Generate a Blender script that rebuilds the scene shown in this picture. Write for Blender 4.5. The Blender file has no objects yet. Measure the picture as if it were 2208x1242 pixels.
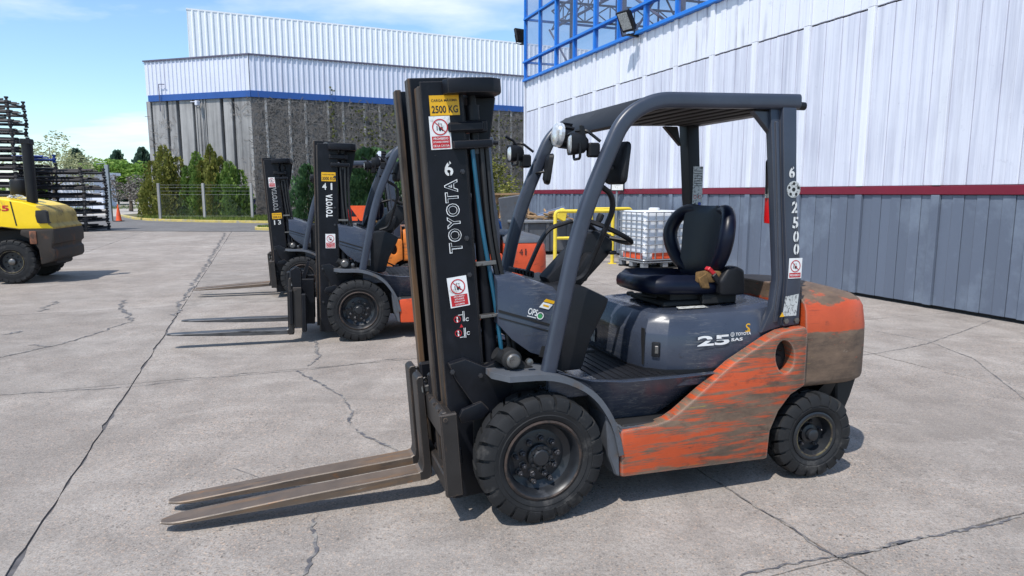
import bpy, bmesh, math, random
from mathutils import Vector, Matrix
from math import sin, cos, pi, radians
sc = bpy.context.scene
COL = sc.collection
random.seed(7)

# ------------------------------------------------------------------ camera, sky, sun, exposure
cam_d = bpy.data.cameras.new('camera'); cam = bpy.data.objects.new('camera', cam_d); COL.objects.link(cam)
cam.location = (0, 0, 1.625); cam.rotation_euler = (pi/2 - 0.140, 0, 0)
cam_d.sensor_width = 36.0; cam_d.lens = 1450.0/2208.0*36.0; cam_d.clip_end = 6000; cam_d.clip_start = 0.05
sc.camera = cam
SUN = Vector((-0.33, -0.50, 1.0)).normalized()          # direction towards the sun
SUN_EL = math.asin(SUN.z)
world = bpy.data.worlds.new('World'); sc.world = world; world.use_nodes = True
wn = world.node_tree; wn.nodes.clear()
def wnode(t, **k):
    n = wn.nodes.new(t)
    for a, b in k.items(): setattr(n, a, b)
    return n
w_out = wnode('ShaderNodeOutputWorld'); w_bg = wnode('ShaderNodeBackground'); w_bg.inputs['Strength'].default_value = 0.15
sky = wnode('ShaderNodeTexSky', sky_type='NISHITA'); sky.sun_disc = False
sky.sun_elevation = SUN_EL; sky.sun_rotation = math.atan2(SUN.x, SUN.y); sky.altitude = 20
sky.air_density = 1.0; sky.dust_density = 0.5; sky.ozone_density = 2.2
w_tc = wnode('ShaderNodeTexCoord'); w_map = wnode('ShaderNodeMapping')
w_sep = wnode('ShaderNodeSeparateXYZ'); wn.links.new(w_tc.outputs['Generated'], w_sep.inputs[0])
# project the direction onto a cloud layer: xy / (z + 0.12)
w_add = wnode('ShaderNodeMath', operation='ADD'); w_add.inputs[1].default_value = 0.10
wn.links.new(w_sep.outputs['Z'], w_add.inputs[0])
w_mx = wnode('ShaderNodeMath', operation='MAXIMUM'); w_mx.inputs[1].default_value = 0.03; wn.links.new(w_add.outputs[0], w_mx.inputs[0])
w_comb = wnode('ShaderNodeCombineXYZ')
for i, ax in enumerate('XY'):
    dv = wnode('ShaderNodeMath', operation='DIVIDE'); wn.links.new(w_sep.outputs[ax], dv.inputs[0]); wn.links.new(w_mx.outputs[0], dv.inputs[1])
    wn.links.new(dv.outputs[0], w_comb.inputs[i])
wn.links.new(w_comb.outputs[0], w_map.inputs[0])
CLOUD_OFF = (28.74, 25.42, 0.0)
w_map.inputs['Location'].default_value = CLOUD_OFF; w_map.inputs['Scale'].default_value = (0.42, 0.55, 1)
w_n = wnode('ShaderNodeTexNoise'); w_n.inputs['Scale'].default_value = 1.0; w_n.inputs['Detail'].default_value = 7; w_n.inputs['Roughness'].default_value = 0.55
wn.links.new(w_map.outputs[0], w_n.inputs['Vector'])
w_r = wnode('ShaderNodeValToRGB'); w_r.color_ramp.elements[0].position = 0.53; w_r.color_ramp.elements[1].position = 0.68
wn.links.new(w_n.outputs['Fac'], w_r.inputs[0])
w_mul = wnode('ShaderNodeMath', operation='MULTIPLY'); w_mul.inputs[1].default_value = 0.8; wn.links.new(w_r.outputs[0], w_mul.inputs[0])
w_mix = wnode('ShaderNodeMix', data_type='RGBA'); wn.links.new(w_mul.outputs[0], w_mix.inputs['Factor'])
w_gain = wnode('ShaderNodeMix', data_type='RGBA', blend_type='MULTIPLY'); w_gain.inputs['Factor'].default_value = 1.0
w_gain.inputs['B'].default_value = (1.08, 1.22, 1.26, 1)
wn.links.new(sky.outputs[0], w_gain.inputs['A'])
wn.links.new(w_gain.outputs['Result'], w_mix.inputs['A']); w_mix.inputs['B'].default_value = (7.4, 7.6, 7.9, 1)
wn.links.new(w_mix.outputs['Result'], w_bg.inputs['Color']); wn.links.new(w_bg.outputs[0], w_out.inputs[0])
sun_d = bpy.data.lights.new('sun', 'SUN'); sun_d.energy = 4.4; sun_d.angle = radians(0.53); sun_d.color = (1.0, 0.955, 0.89)
sun_o = bpy.data.objects.new('sun', sun_d); COL.objects.link(sun_o)
sun_o.rotation_euler = (-SUN).to_track_quat('-Z', 'Y').to_euler(); sun_o.location = (-20, -20, 40)
sc.view_settings.view_transform = 'Standard'; sc.view_settings.look = 'None'; sc.view_settings.exposure = 0.13; sc.view_settings.gamma = 1.0
try: sc.cycles.use_adaptive_sampling = True; sc.cycles.max_bounces = 8; sc.cycles.transparent_max_bounces = 12
except Exception: pass

# ------------------------------------------------------------------ materials
def srgb(r, g, b):
    f = lambda c: (c/255)/12.92 if c <= 10 else (((c/255)+0.055)/1.055)**2.4
    return (f(r), f(g), f(b))
class NT:
    def __init__(s, name):
        s.m = bpy.data.materials.new(name); s.m.use_nodes = True; s.t = s.m.node_tree; s.b = s.t.nodes['Principled BSDF']
        s.tc = s.t.nodes.new('ShaderNodeTexCoord'); s.N = s.t.nodes; s.L = s.t.links
    def link(s, a, b): s.L.new(a, b)
    def mapping(s, scale=(1, 1, 1), rot=(0, 0, 0), loc=(0, 0, 0), src='Object'):
        m = s.N.new('ShaderNodeMapping'); m.inputs['Scale'].default_value = scale; m.inputs['Rotation'].default_value = rot; m.inputs['Location'].default_value = loc
        s.link(s.tc.outputs[src], m.inputs[0]); return m.outputs[0]
    def noise(s, vec, scale=5, detail=5, rough=0.6, dist=0.0):
        n = s.N.new('ShaderNodeTexNoise'); n.inputs['Scale'].default_value = scale; n.inputs['Detail'].default_value = detail
        n.inputs['Roughness'].default_value = rough; n.inputs['Distortion'].default_value = dist
        s.link(vec, n.inputs['Vector']); return n.outputs['Fac']
    def voro(s, vec, scale=5, feature='F1'):
        n = s.N.new('ShaderNodeTexVoronoi'); n.feature = feature; n.inputs['Scale'].default_value = scale; s.link(vec, n.inputs['Vector']); return n
    def ramp(s, fac, a, b, ca=(0, 0, 0), cb=(1, 1, 1)):
        r = s.N.new('ShaderNodeValToRGB'); e = r.color_ramp.elements
        e[0].position = a; e[1].position = b; e[0].color = (*ca, 1); e[1].color = (*cb, 1); s.link(fac, r.inputs[0]); return r.outputs[0]
    def mix(s, fac, a, b, mode='MIX'):
        m = s.N.new('ShaderNodeMix'); m.data_type = 'RGBA'; m.blend_type = mode
        for i, v in (('Factor', fac), ('A', a), ('B', b)):
            if isinstance(v, (int, float)): m.inputs[i].default_value = v if i == 'Factor' else (v, v, v, 1)
            elif isinstance(v, tuple): m.inputs[i].default_value = (*v[:3], 1)
            else: s.link(v, m.inputs[i])
        return m.outputs['Result']
    def math(s, op, a, b=0.0, clamp=False):
        m = s.N.new('ShaderNodeMath'); m.operation = op; m.use_clamp = clamp
        for i, v in ((0, a), (1, b)):
            if isinstance(v, (int, float)): m.inputs[i].default_value = v
            else: s.link(v, m.inputs[i])
        return m.outputs[0]
    def sep(s, vec):
        x = s.N.new('ShaderNodeSeparateXYZ'); s.link(vec, x.inputs[0]); return x.outputs
    def bump(s, h, strength=0.3, dist=0.01, prev=None):
        b = s.N.new('ShaderNodeBump'); b.inputs['Strength'].default_value = strength; b.inputs['Distance'].default_value = dist
        s.link(h, b.inputs['Height'])
        if prev is not None: s.link(prev, b.inputs['Normal'])
        s.link(b.outputs[0], s.b.inputs['Normal']); return b.outputs[0]
    def edge(s, radius=0.006, lo=0.02, hi=0.10, noise_amp=0.12):
        bv = s.N.new('ShaderNodeBevel'); bv.samples = 4; bv.inputs['Radius'].default_value = radius
        d = s.N.new('ShaderNodeVectorMath'); d.operation = 'DOT_PRODUCT'; g = s.N.new('ShaderNodeNewGeometry')
        s.link(bv.outputs[0], d.inputs[0]); s.link(g.outputs['Normal'], d.inputs[1])
        k = s.math('ADD', s.math('SUBTRACT', 1.0, d.outputs['Value']), s.math('MULTIPLY', s.math('SUBTRACT', s.noise(s.mapping(), 30, 6, 0.75), 0.5), noise_amp))
        return s.ramp(k, lo, hi)
    def rnd(s):
        o = s.N.new('ShaderNodeObjectInfo'); return o.outputs['Random']
    def col(s, v): s.setin('Base Color', v)
    def setin(s, k, v):
        if isinstance(v, (int, float)): s.b.inputs[k].default_value = v
        elif isinstance(v, tuple): s.b.inputs[k].default_value = (*v[:3], 1)
        else: s.link(v, s.b.inputs[k])
def mul(c, k): return tuple(min(1, x*k) for x in c)
def paint(name, col, rough=0.45, metal=0.0, var=0.18, vs=6.0, dirt=None, dscale=(3, 3, 3), dlo=0.5, dhi=0.68, drough=0.8, bump=0.0, bscale=60, spec=None, coat=0.0, scratch=False, edgec=None):
    n = NT(name); o = n.mapping()
    f = n.noise(o, vs, 5, 0.6)
    c = n.mix(n.ramp(f, 0.3, 0.7), mul(col, 1-var), mul(col, 1+var))
    r = n.math('ADD', n.math('MULTIPLY', f, 0.2), rough-0.1)
    if dirt:
        for i, (dc, ds, lo, hi) in enumerate(dirt):
            k = n.ramp(n.noise(n.mapping(ds, loc=(i*3.7, i*1.3, 0)), 1.0, 8, 0.68), lo, hi)
            c = n.mix(k, c, dc); r = n.mix(k, r, drough)
    if scratch:
        pm = n.ramp(n.noise(n.mapping((2.5, 2.5, 2.5), loc=(5, 5, 5)), 1.0, 4, 0.6), 0.48, 0.62)
        for rt, ss in (((0.3, 0.2, 0.5), (3, 3, 40)), ((0.9, -0.6, 0.2), (4, 4, 46)), ((-0.5, 0.35, 1.2), (2, 2, 34))):
            ln = n.noise(n.mapping(ss, rot=rt), 1.0, 3, 0.5, 0.4); k = n.math('SUBTRACT', 1.0, n.ramp(n.math('ABSOLUTE', n.math('SUBTRACT', ln, 0.5)), 0.003, 0.012))
            c = n.mix(n.math('MULTIPLY', n.math('MULTIPLY', k, pm), 0.45), c, srgb(128, 126, 124))
    if edgec:
        c = n.mix(n.math('MULTIPLY', n.edge(0.006, 0.04, 0.14), 0.8), c, edgec)
    n.col(c); n.setin('Roughness', r); n.setin('Metallic', metal)
    if spec is not None: n.setin('Specular IOR Level', spec)
    if coat: n.setin('Coat Weight', coat); n.setin('Coat Roughness', 0.15)
    if bump: n.bump(n.noise(o, bscale, 4, 0.6), bump, 0.004)
    return n.m
M = {}
GREY = srgb(54, 60, 73); ORANGE = (0.47, 0.070, 0.019)
BROWN = srgb(104, 90, 72)
M['grey'] = paint('slate_paint', GREY, 0.27, 0, 0.14, 4, [(srgb(96, 97, 100), (2.2, 2.2, 3.0), 0.58, 0.84), (srgb(36, 35, 36), (7, 7, 14), 0.64, 0.74), (srgb(120, 118, 116), (34, 34, 20), 0.715, 0.74)], drough=0.6, bump=0.04, scratch=True)
M['grey_post'] = paint('slate_frame_paint', mul(GREY, 1.0), 0.36, 0, 0.14, 5, [(srgb(120, 110, 100), (14, 14, 4), 0.69, 0.76), (srgb(96, 100, 108), (3, 3, 2), 0.6, 0.85)], bump=0.05, edgec=srgb(96, 92, 90))
M['grey_light'] = paint('dusty_slate', srgb(80, 84, 91), 0.55, 0, 0.15, 8, [(srgb(86, 74, 64), (10, 10, 10), 0.56, 0.70)], bump=0.08)
M['mast'] = paint('black_mast_paint', (0.0065, 0.0075, 0.011), 0.42, 0, 0.3, 6, [(srgb(46, 47, 54), (5, 5, 1.6), 0.62, 0.90), (srgb(112, 108, 104), (34, 34, 12), 0.715, 0.735), (srgb(96, 78, 64), (9, 9, 3), 0.72, 0.80)], drough=0.6, bump=0.05, spec=0.22, edgec=srgb(84, 78, 74))
M['mast_worn'] = paint('worn_mast_flange', srgb(62, 56, 52), 0.5, 0.25, 0.3, 8, [(srgb(104, 80, 58), (18, 18, 0.9), 0.50, 0.62), (srgb(26, 25, 26), (20, 20, 0.7), 0.52, 0.60)], bump=0.06)
M['black'] = paint('black_plastic', (0.009, 0.0095, 0.012), 0.5, 0, 0.25, 8, [(srgb(50, 50, 54), (5, 5, 5), 0.62, 0.9)], bump=0.04, spec=0.3)
M['black_gloss'] = paint('navy_black_vinyl', (0.0045, 0.007, 0.018), 0.33, 0, 0.2, 8, [(srgb(20, 24, 38), (3, 3, 3), 0.55, 0.95)], drough=0.42, bump=0.05, bscale=220, spec=0.32)
M['seat'] = paint('seat_vinyl', (0.0032, 0.0052, 0.015), 0.36, 0, 0.2, 8, [(srgb(18, 22, 36), (3, 3, 3), 0.55, 0.95)], drough=0.42, bump=0.05, bscale=220, spec=0.26)
M['hose'] = paint('black_hose_rubber', (0.012, 0.012, 0.013), 0.5)
M['cyan'] = paint('teal_hose', srgb(26, 82, 106), 0.4, dirt=[(srgb(30, 50, 60), (9, 9, 4), 0.6, 0.75)])
M['dark'] = paint('underbody_black', (0.010, 0.010, 0.011), 0.7)
M['rubber'] = paint('tyre_rubber', (0.015, 0.0155, 0.017), 0.7, 0, 0.25, 10, [(srgb(96, 93, 90), (7, 7, 7), 0.56, 0.86), (srgb(120, 114, 108), (30, 30, 30), 0.70, 0.78)], drough=0.9, spec=0.3, bump=0.1, bscale=120)
M['rim'] = paint('black_rim', (0.016, 0.018, 0.022), 0.38, 0.1, 0.2, 10, [(srgb(120, 84, 62), (16, 16, 16), 0.68, 0.76), (srgb(70, 72, 78), (6, 6, 6), 0.6, 0.82)], bump=0.04)
M['rimring'] = paint('chipped_yellow_rim_edge', srgb(96, 88, 62), 0.6, 0.1, 0.3, 20, [(srgb(50, 44, 40), (22, 22, 22), 0.42, 0.56)])
M['rustring'] = paint('rusty_rim_edge', srgb(66, 54, 48), 0.6, 0.2, 0.3, 20, [(srgb(38, 36, 36), (14, 14, 14), 0.45, 0.58)])
M['nut'] = paint('worn_wheel_nut', srgb(62, 62, 66), 0.4, 0.5, 0.2, 30, [(srgb(110, 104, 100), (40, 40, 40), 0.58, 0.66)])
M['rust'] = paint('rusted_plate', srgb(128, 82, 60), 0.8, 0, 0.25, 8, [(srgb(70, 52, 42), (9, 9, 9), 0.48, 0.62)])
M['steel'] = paint('worn_steel', srgb(120, 118, 116), 0.38, 0.8, 0.15, 20, [(srgb(70, 62, 56), (30, 30, 30), 0.58, 0.66)])
M['chrome'] = paint('chrome', (0.55, 0.55, 0.56), 0.2, 1.0, 0.05)
M['fork'] = paint('rusty_fork_steel', srgb(100, 86, 74), 0.5, 0.2, 0.2, 7, [(srgb(130, 98, 66), (2.2, 16, 16), 0.52, 0.72), (srgb(70, 62, 58), (3, 22, 22), 0.56, 0.66), (srgb(150, 146, 142), (5, 30, 60), 0.66, 0.76), (srgb(158, 102, 50), (4, 9, 9), 0.62, 0.72)], drough=0.6, bump=0.12, bscale=90, edgec=srgb(168, 158, 148))  # pale edge colour paints a metal sheen along the fork edges
M['fork_shank'] = paint('dark_fork_shank', srgb(46, 43, 42), 0.5, 0.3, 0.2, 7, [(srgb(110, 84, 64), (16, 16, 3), 0.58, 0.72)], bump=0.1, edgec=srgb(120, 104, 92))
M['fork41'] = paint('grey_fork_steel', srgb(88, 88, 90), 0.42, 0.5, 0.2, 7, [(srgb(50, 48, 48), (3, 22, 22), 0.5, 0.62)], bump=0.08)
M['white'] = paint('white_print', (0.76, 0.76, 0.75), 0.5, var=0.08, dirt=[(srgb(150, 146, 140), (14, 14, 14), 0.56, 0.72), (srgb(60, 58, 58), (46, 46, 30), 0.71, 0.74)])
M['stencil'] = paint('white_stencil_paint', (0.66, 0.66, 0.64), 0.7, var=0.15, vs=30)
M['red'] = paint('red_print', srgb(182, 28, 38), 0.5, var=0.12, dirt=[(srgb(196, 120, 118), (40, 40, 40), 0.66, 0.72)])
M['yellow_label'] = paint('yellow_label', srgb(222, 168, 18), 0.45, var=0.1, vs=14, dirt=[(srgb(120, 96, 40), (22, 22, 22), 0.66, 0.74)])
M['ink'] = paint('black_ink', (0.012, 0.012, 0.012), 0.5)
M['label_grey'] = paint('faded_label', srgb(188, 190, 188), 0.6, var=0.15, vs=30, dirt=[(srgb(90, 90, 90), (60, 60, 60), 0.5, 0.6)])
M['foam'] = paint('torn_brown_foam', srgb(104, 78, 44), 0.9, var=0.3, vs=30, bump=0.4, bscale=90)
M['extred'] = paint('extinguisher_red', srgb(196, 20, 26), 0.3)
M['lens'] = paint('lamp_lens', (0.62, 0.64, 0.66), 0.12, 0.35, 0.25, 40)
M['mirror'] = paint('mirror_glass', (0.6, 0.62, 0.65), 0.05, 1.0, 0.02)
M['green'] = paint('green_print', srgb(60, 150, 90), 0.5)
M['blue_print'] = paint('blue_print', srgb(30, 60, 150), 0.5)

def worn_orange(name, col=ORANGE, wear=0.0, zsplit=None, streak=(2.2, 2.2, 26), edge=False):
    """orange paint scraped to brown in long horizontal streaks; zsplit: scraped bare below that height"""
    n = NT(name); o = n.mapping()
    f = n.noise(o, 5, 5, 0.6)
    c = n.mix(n.ramp(f, 0.3, 0.7), mul(col, 0.82), mul(col, 1.12))
    big = n.noise(n.mapping((1.3, 1.3, 3.2)), 1.0, 5, 0.6)
    st = n.noise(n.mapping(streak), 1.0, 9, 0.72)
    st2 = n.noise(n.mapping(tuple(x*2.6 for x in streak), loc=(3, 1, 7)), 1.0, 6, 0.7)
    k = n.math('ADD', n.math('ADD', n.math('MULTIPLY', big, 0.45), n.math('MULTIPLY', st, 0.85)), n.math('MULTIPLY', st2, 0.45))
    if zsplit is not None:
        z = n.sep(o)['Z']
        for (z0, amt) in zsplit:       # soft steps in height
            g = n.N.new('ShaderNodeMapRange'); g.inputs['From Min'].default_value = z0-0.012; g.inputs['From Max'].default_value = z0+0.012
            g.inputs['To Min'].default_value = 0; g.inputs['To Max'].default_value = amt
            zz = n.math('ADD', z, n.math('MULTIPLY', n.math('SUBTRACT', st, 0.5), 0.06)); n.link(zz, g.inputs['Value'])
            k = n.math('ADD', k, g.outputs[0])
    k = n.math('ADD', k, wear)
    mask = n.ramp(k, 0.90, 1.02)
    br = n.mix(n.ramp(n.noise(n.mapping((6, 6, 16)), 1.0, 8, 0.75), 0.32, 0.68), srgb(80, 65, 54), srgb(122, 100, 82))
    sp = n.noise(n.mapping((12, 12, 20), loc=(4, 2, 1)), 1.0, 8, 0.8)
    br = n.mix(n.ramp(sp, 0.64, 0.72), br, srgb(168, 158, 140))
    yl = n.noise(n.mapping((2.0, 2.0, 44), loc=(9, 3, 5)), 1.0, 6, 0.7)
    br = n.mix(n.ramp(yl, 0.66, 0.72), br, srgb(170, 150, 40))
    c = n.mix(mask, c, br)
    gr = n.noise(n.mapping((4, 4, 7), loc=(2, 6, 1)), 1.0, 8, 0.75); c = n.mix(n.math('MULTIPLY', n.ramp(gr, 0.55, 0.67), 0.72), c, srgb(52, 43, 37))
    sc2 = n.noise(n.mapping((1.6, 1.6, 90), loc=(1, 8, 2)), 1.0, 8, 0.8)
    c = n.mix(n.ramp(sc2, 0.60, 0.66), c, srgb(46, 38, 33))
    if edge:
        c = n.mix(n.math('MULTIPLY', n.edge(0.022, 0.05, 0.16), 0.75), c, srgb(156, 136, 122))
    n.col(c); n.setin('Roughness', n.mix(mask, 0.42, 0.72)); n.bump(k, 0.25, 0.004)
    return n.m
M['orange_panel'] = worn_orange('scraped_orange_paint', wear=0.095, streak=(2.4, 2.4, 34), edge=True)
M['orange'] = worn_orange('orange_paint', wear=-0.16)
M['counterweight'] = worn_orange('scraped_counterweight', wear=-0.02, zsplit=[(0.845, -0.42), (1.035, 0.55)], streak=(3, 3, 20))
# shift so that below the first step it is scraped bare
M['counterweight'] = worn_orange('scraped_counterweight_paint', wear=0.235, zsplit=[(0.85, -0.30), (1.0, 0.30)], streak=(5, 5, 14), edge=True)
M['red_orange'] = worn_orange('red_orange_paint', col=(0.60, 0.075, 0.02), wear=-0.14)
M['amber_orange'] = worn_orange('faded_orange_paint', col=srgb(216, 122, 48), wear=-0.04)

# ------------------------------------------------------------------ mesh helpers
def bm_append(dst, src, mi=0):
    vm = {}
    for v in src.verts: vm[v] = dst.verts.new(v.co)
    for f in src.faces:
        try:
            nf = dst.faces.new([vm[v] for v in f.verts]); nf.material_index = mi
        except ValueError: pass
    src.free()
def add(dst, verts, faces, mi=0, xf=None):
    vs = [dst.verts.new(xf @ Vector(v) if xf else v) for v in verts]
    for f in faces:
        try: dst.faces.new([vs[i] for i in f]).material_index = mi
        except ValueError: pass
    return vs
def bevel(bm, w, seg=1, ang=30):
    bmesh.ops.recalc_face_normals(bm, faces=bm.faces[:])
    es = [e for e in bm.edges if len(e.link_faces) == 2 and e.calc_face_angle(0) > radians(ang)]
    if es: bmesh.ops.bevel(bm, geom=es, offset=w, segments=seg, affect='EDGES', profile=0.6, clamp_overlap=True)
def box(dst, x0, x1, y0, y1, z0, z1, bv=0.0, seg=1, mi=0, xf=None):
    b = bmesh.new()
    v = [(x, y, z) for x in (x0, x1) for y in (y0, y1) for z in (z0, z1)]
    add(b, v, [(0, 1, 3, 2), (4, 6, 7, 5), (0, 4, 5, 1), (2, 3, 7, 6), (0, 2, 6, 4), (1, 5, 7, 3)])
    if bv: bevel(b, bv, seg)
    if xf: bmesh.ops.transform(b, matrix=xf, verts=b.verts[:])
    bm_append(dst, b, mi)
def P3(ax, p, a):
    # 2-d point p placed on a plane normal to axis ax at a:  y -> (x,z), x -> (y,z), z -> (x,y)
    return (p[0], a, p[1]) if ax == 'y' else ((a, p[0], p[1]) if ax == 'x' else (p[0], p[1], a))
def prism(dst, pts, ax, a0, a1, bv=0.0, seg=1, mi=0, holes=(), xf=None):
    b = bmesh.new()
    loops = [pts] + list(holes)
    es = []; front = []
    for lp in loops:
        vs = [b.verts.new(P3(ax, p, a0)) for p in lp]; front.append(vs)
        es += [b.edges.new((vs[i], vs[(i+1) % len(vs)])) for i in range(len(vs))]
    if len(loops) == 1: fs = [b.faces.new(front[0])]
    else:
        r = bmesh.ops.triangle_fill(b, use_beauty=True, use_dissolve=False, edges=es); fs = [g for g in r['geom'] if isinstance(g, bmesh.types.BMFace)]
    r = bmesh.ops.extrude_face_region(b, geom=fs)
    nv = [g for g in r['geom'] if isinstance(g, bmesh.types.BMVert)]
    d = P3(ax, (0, 0), a1-a0)
    bmesh.ops.translate(b, vec=d, verts=nv)
    if len(loops) > 1: pass
    if bv: bevel(b, bv, seg)
    else: bmesh.ops.recalc_face_normals(b, faces=b.faces[:])
    if xf: bmesh.ops.transform(b, matrix=xf, verts=b.verts[:])
    bm_append(dst, b, mi)
def frame_of(d):
    d = d.normalized(); up = Vector((0, 0, 1)) if abs(d.z) < 0.95 else Vector((0, 1, 0))
    s = d.cross(up).normalized(); return s, s.cross(d).normalized()
def fillet(pts, r, n=5):
    pts = [Vector(p) for p in pts]; out = [pts[0]]
    rr = r if isinstance(r, (list, tuple)) else [r]*len(pts)
    for i in range(1, len(pts)-1):
        a, p, c = pts[i-1], pts[i], pts[i+1]; u = (a-p); v = (c-p); k = min(rr[i], u.length*0.48, v.length*0.48)
        u.normalize(); v.normalize(); A = p+u*k; B = p+v*k
        for j in range(n+1):
            t = j/n; out.append(A.lerp(p, t).lerp(p.lerp(B, t), t))
    out.append(pts[-1]); return out
def tube(dst, pts, r, n=8, cap=True, mi=0, ry=None, closed=False):
    pts = [Vector(p) for p in pts]; rings = []; N = len(pts)
    s = None
    for i, p in enumerate(pts):
        if closed: d = pts[(i+1) % N]-pts[i-1]
        else: d = pts[min(i+1, N-1)]-pts[max(i-1, 0)]
        d.normalize()
        if s is None: s, u = frame_of(d)
        else:
            s = (s - d*s.dot(d)).normalized(); u = s.cross(d).normalized()
        ra = r[i] if isinstance(r, (list, tuple)) else r; rb = ry if ry else ra
        rings.append([dst.verts.new(p + s*cos(2*pi*k/n)*rb + u*sin(2*pi*k/n)*ra) for k in range(n)])
    R = range(N if closed else N-1)
    for i in R:
        a, b2 = rings[i], rings[(i+1) % N]
        for k in range(n): dst.faces.new((a[k], a[(k+1) % n], b2[(k+1) % n], b2[k])).material_index = mi
    if cap and not closed:
        dst.faces.new(rings[0][::-1]).material_index = mi; dst.faces.new(rings[-1]).material_index = mi
def sweep(dst, pts, sect, side=(0, 1, 0), mi=0):
    """sweep a 2-d section (u along `side`, v perpendicular) along a planar path"""
    pts = [Vector(p) for p in pts]; side = Vector(side); rings = []
    for i, p in enumerate(pts):
        d = (pts[min(i+1, len(pts)-1)]-pts[max(i-1, 0)]).normalized(); nrm = side.cross(d).normalized()
        rings.append([dst.verts.new(p + side*a + nrm*b) for a, b in sect])
    n = len(sect)
    for i in range(len(rings)-1):
        for k in range(n): dst.faces.new((rings[i][k], rings[i][(k+1) % n], rings[i+1][(k+1) % n], rings[i+1][k])).material_index = mi
    dst.faces.new(rings[0][::-1]).material_index = mi; dst.faces.new(rings[-1]).material_index = mi
def rrect(w, h, r, n=3):
    out = []
    for cx, cy, a0 in ((w/2-r, h/2-r, 0), (-w/2+r, h/2-r, pi/2), (-w/2+r, -h/2+r, pi), (w/2-r, -h/2+r, 3*pi/2)):
        for j in range(n+1):
            a = a0+j/n*pi/2; out.append((cx+r*cos(a), cy+r*sin(a)))
    return out
def lathe(dst, prof, n=32, mi=0, xf=None, ax='y', caps=False):
    """prof: (radius, along axis)"""
    rings = []
    for r, a in prof:
        ring = []
        for k in range(n):
            t = 2*pi*k/n; c, s_ = r*cos(t), r*sin(t)
            v = Vector((c, a, s_)) if ax == 'y' else (Vector((a, c, s_)) if ax == 'x' else Vector((c, s_, a)))
            ring.append(dst.verts.new(xf @ v if xf else v))
        rings.append(ring)
    for i in range(len(rings)-1):
        for k in range(n): dst.faces.new((rings[i][k], rings[i][(k+1) % n], rings[i+1][(k+1) % n], rings[i+1][k])).material_index = mi
    if caps:
        dst.faces.new(rings[0]).material_index = mi; dst.faces.new(rings[-1][::-1]).material_index = mi
def loft(dst, rings, mi=0, cap0=True, cap1=True):
    rs = [[dst.verts.new(p) for p in r] for r in rings]; n = len(rs[0])
    for i in range(len(rs)-1):
        for k in range(n): dst.faces.new((rs[i][k], rs[i][(k+1) % n], rs[i+1][(k+1) % n], rs[i+1][k])).material_index = mi
    if cap0: dst.faces.new(rs[0][::-1]).material_index = mi
    if cap1: dst.faces.new(rs[-1]).material_index = mi
def mesh(name, bm, mats, smooth=35, recalc=True):
    if recalc: bmesh.ops.recalc_face_normals(bm, faces=bm.faces[:])
    me = bpy.data.meshes.new(name); bm.to_mesh(me); bm.free()
    for m in (mats if isinstance(mats, (list, tuple)) else [mats]): me.materials.append(M[m] if isinstance(m, str) else m)
    if smooth:
        for p in me.polygons: p.use_smooth = True
        try: me.set_sharp_from_angle(angle=radians(smooth))
        except Exception: pass
    return me
def link(name, data, parent=None, loc=None, rot=None, label=None, cat=None, group=None, kind=None):
    o = bpy.data.objects.new(name, data); COL.objects.link(o); o.parent = parent
    if loc is not None: o.location = loc
    if rot is not None: o.rotation_euler = rot
    if label: o['label'] = label
    if cat: o['category'] = cat
    if group: o['group'] = group
    if kind: o['kind'] = kind
    return o
def obj(name, bm, mats, parent=None, smooth=35, **k):
    return link(name, mesh(name, bm, mats, smooth), parent, **k)
def empty(name, parent=None, **k):
    o = link(name, None, parent, **k); o.empty_display_size = 0.1; return o
def B(): return bmesh.new()
def copy_tree(o, parent=None):
    c = o.copy(); COL.objects.link(c); c.parent = parent
    for ch in o.children: copy_tree(ch, c)
    return c

# ------------------------------------------------------------------ flat print (labels, numbers, stickers)
_tc = {}
def text_mesh(s, offset=0.0, spacing=1.0):
    key = (s, offset, spacing)
    if key in _tc: return _tc[key]
    cu = bpy.data.curves.new('t', 'FONT'); cu.body = s; cu.size = 1.0; cu.offset = offset; cu.space_character = spacing; cu.resolution_u = 3
    cu.align_x = 'LEFT'
    o = bpy.data.objects.new('t', cu); COL.objects.link(o)
    dg = bpy.context.evaluated_depsgraph_get(); me = o.evaluated_get(dg).to_mesh()
    vs = [tuple(v.co[:2]) for v in me.vertices]; fs = [tuple(p.vertices) for p in me.polygons]
    o.evaluated_get(dg).to_mesh_clear(); bpy.data.objects.remove(o); bpy.data.curves.remove(cu)
    x0 = min(v[0] for v in vs); x1 = max(v[0] for v in vs); y0 = min(v[1] for v in vs); y1 = max(v[1] for v in vs)
    _tc[key] = ([((x-(x0+x1)/2)/(y1-y0), (y-(y0+y1)/2)/(y1-y0)) for x, y in vs], fs, (x1-x0)/(y1-y0)); return _tc[key]
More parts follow.
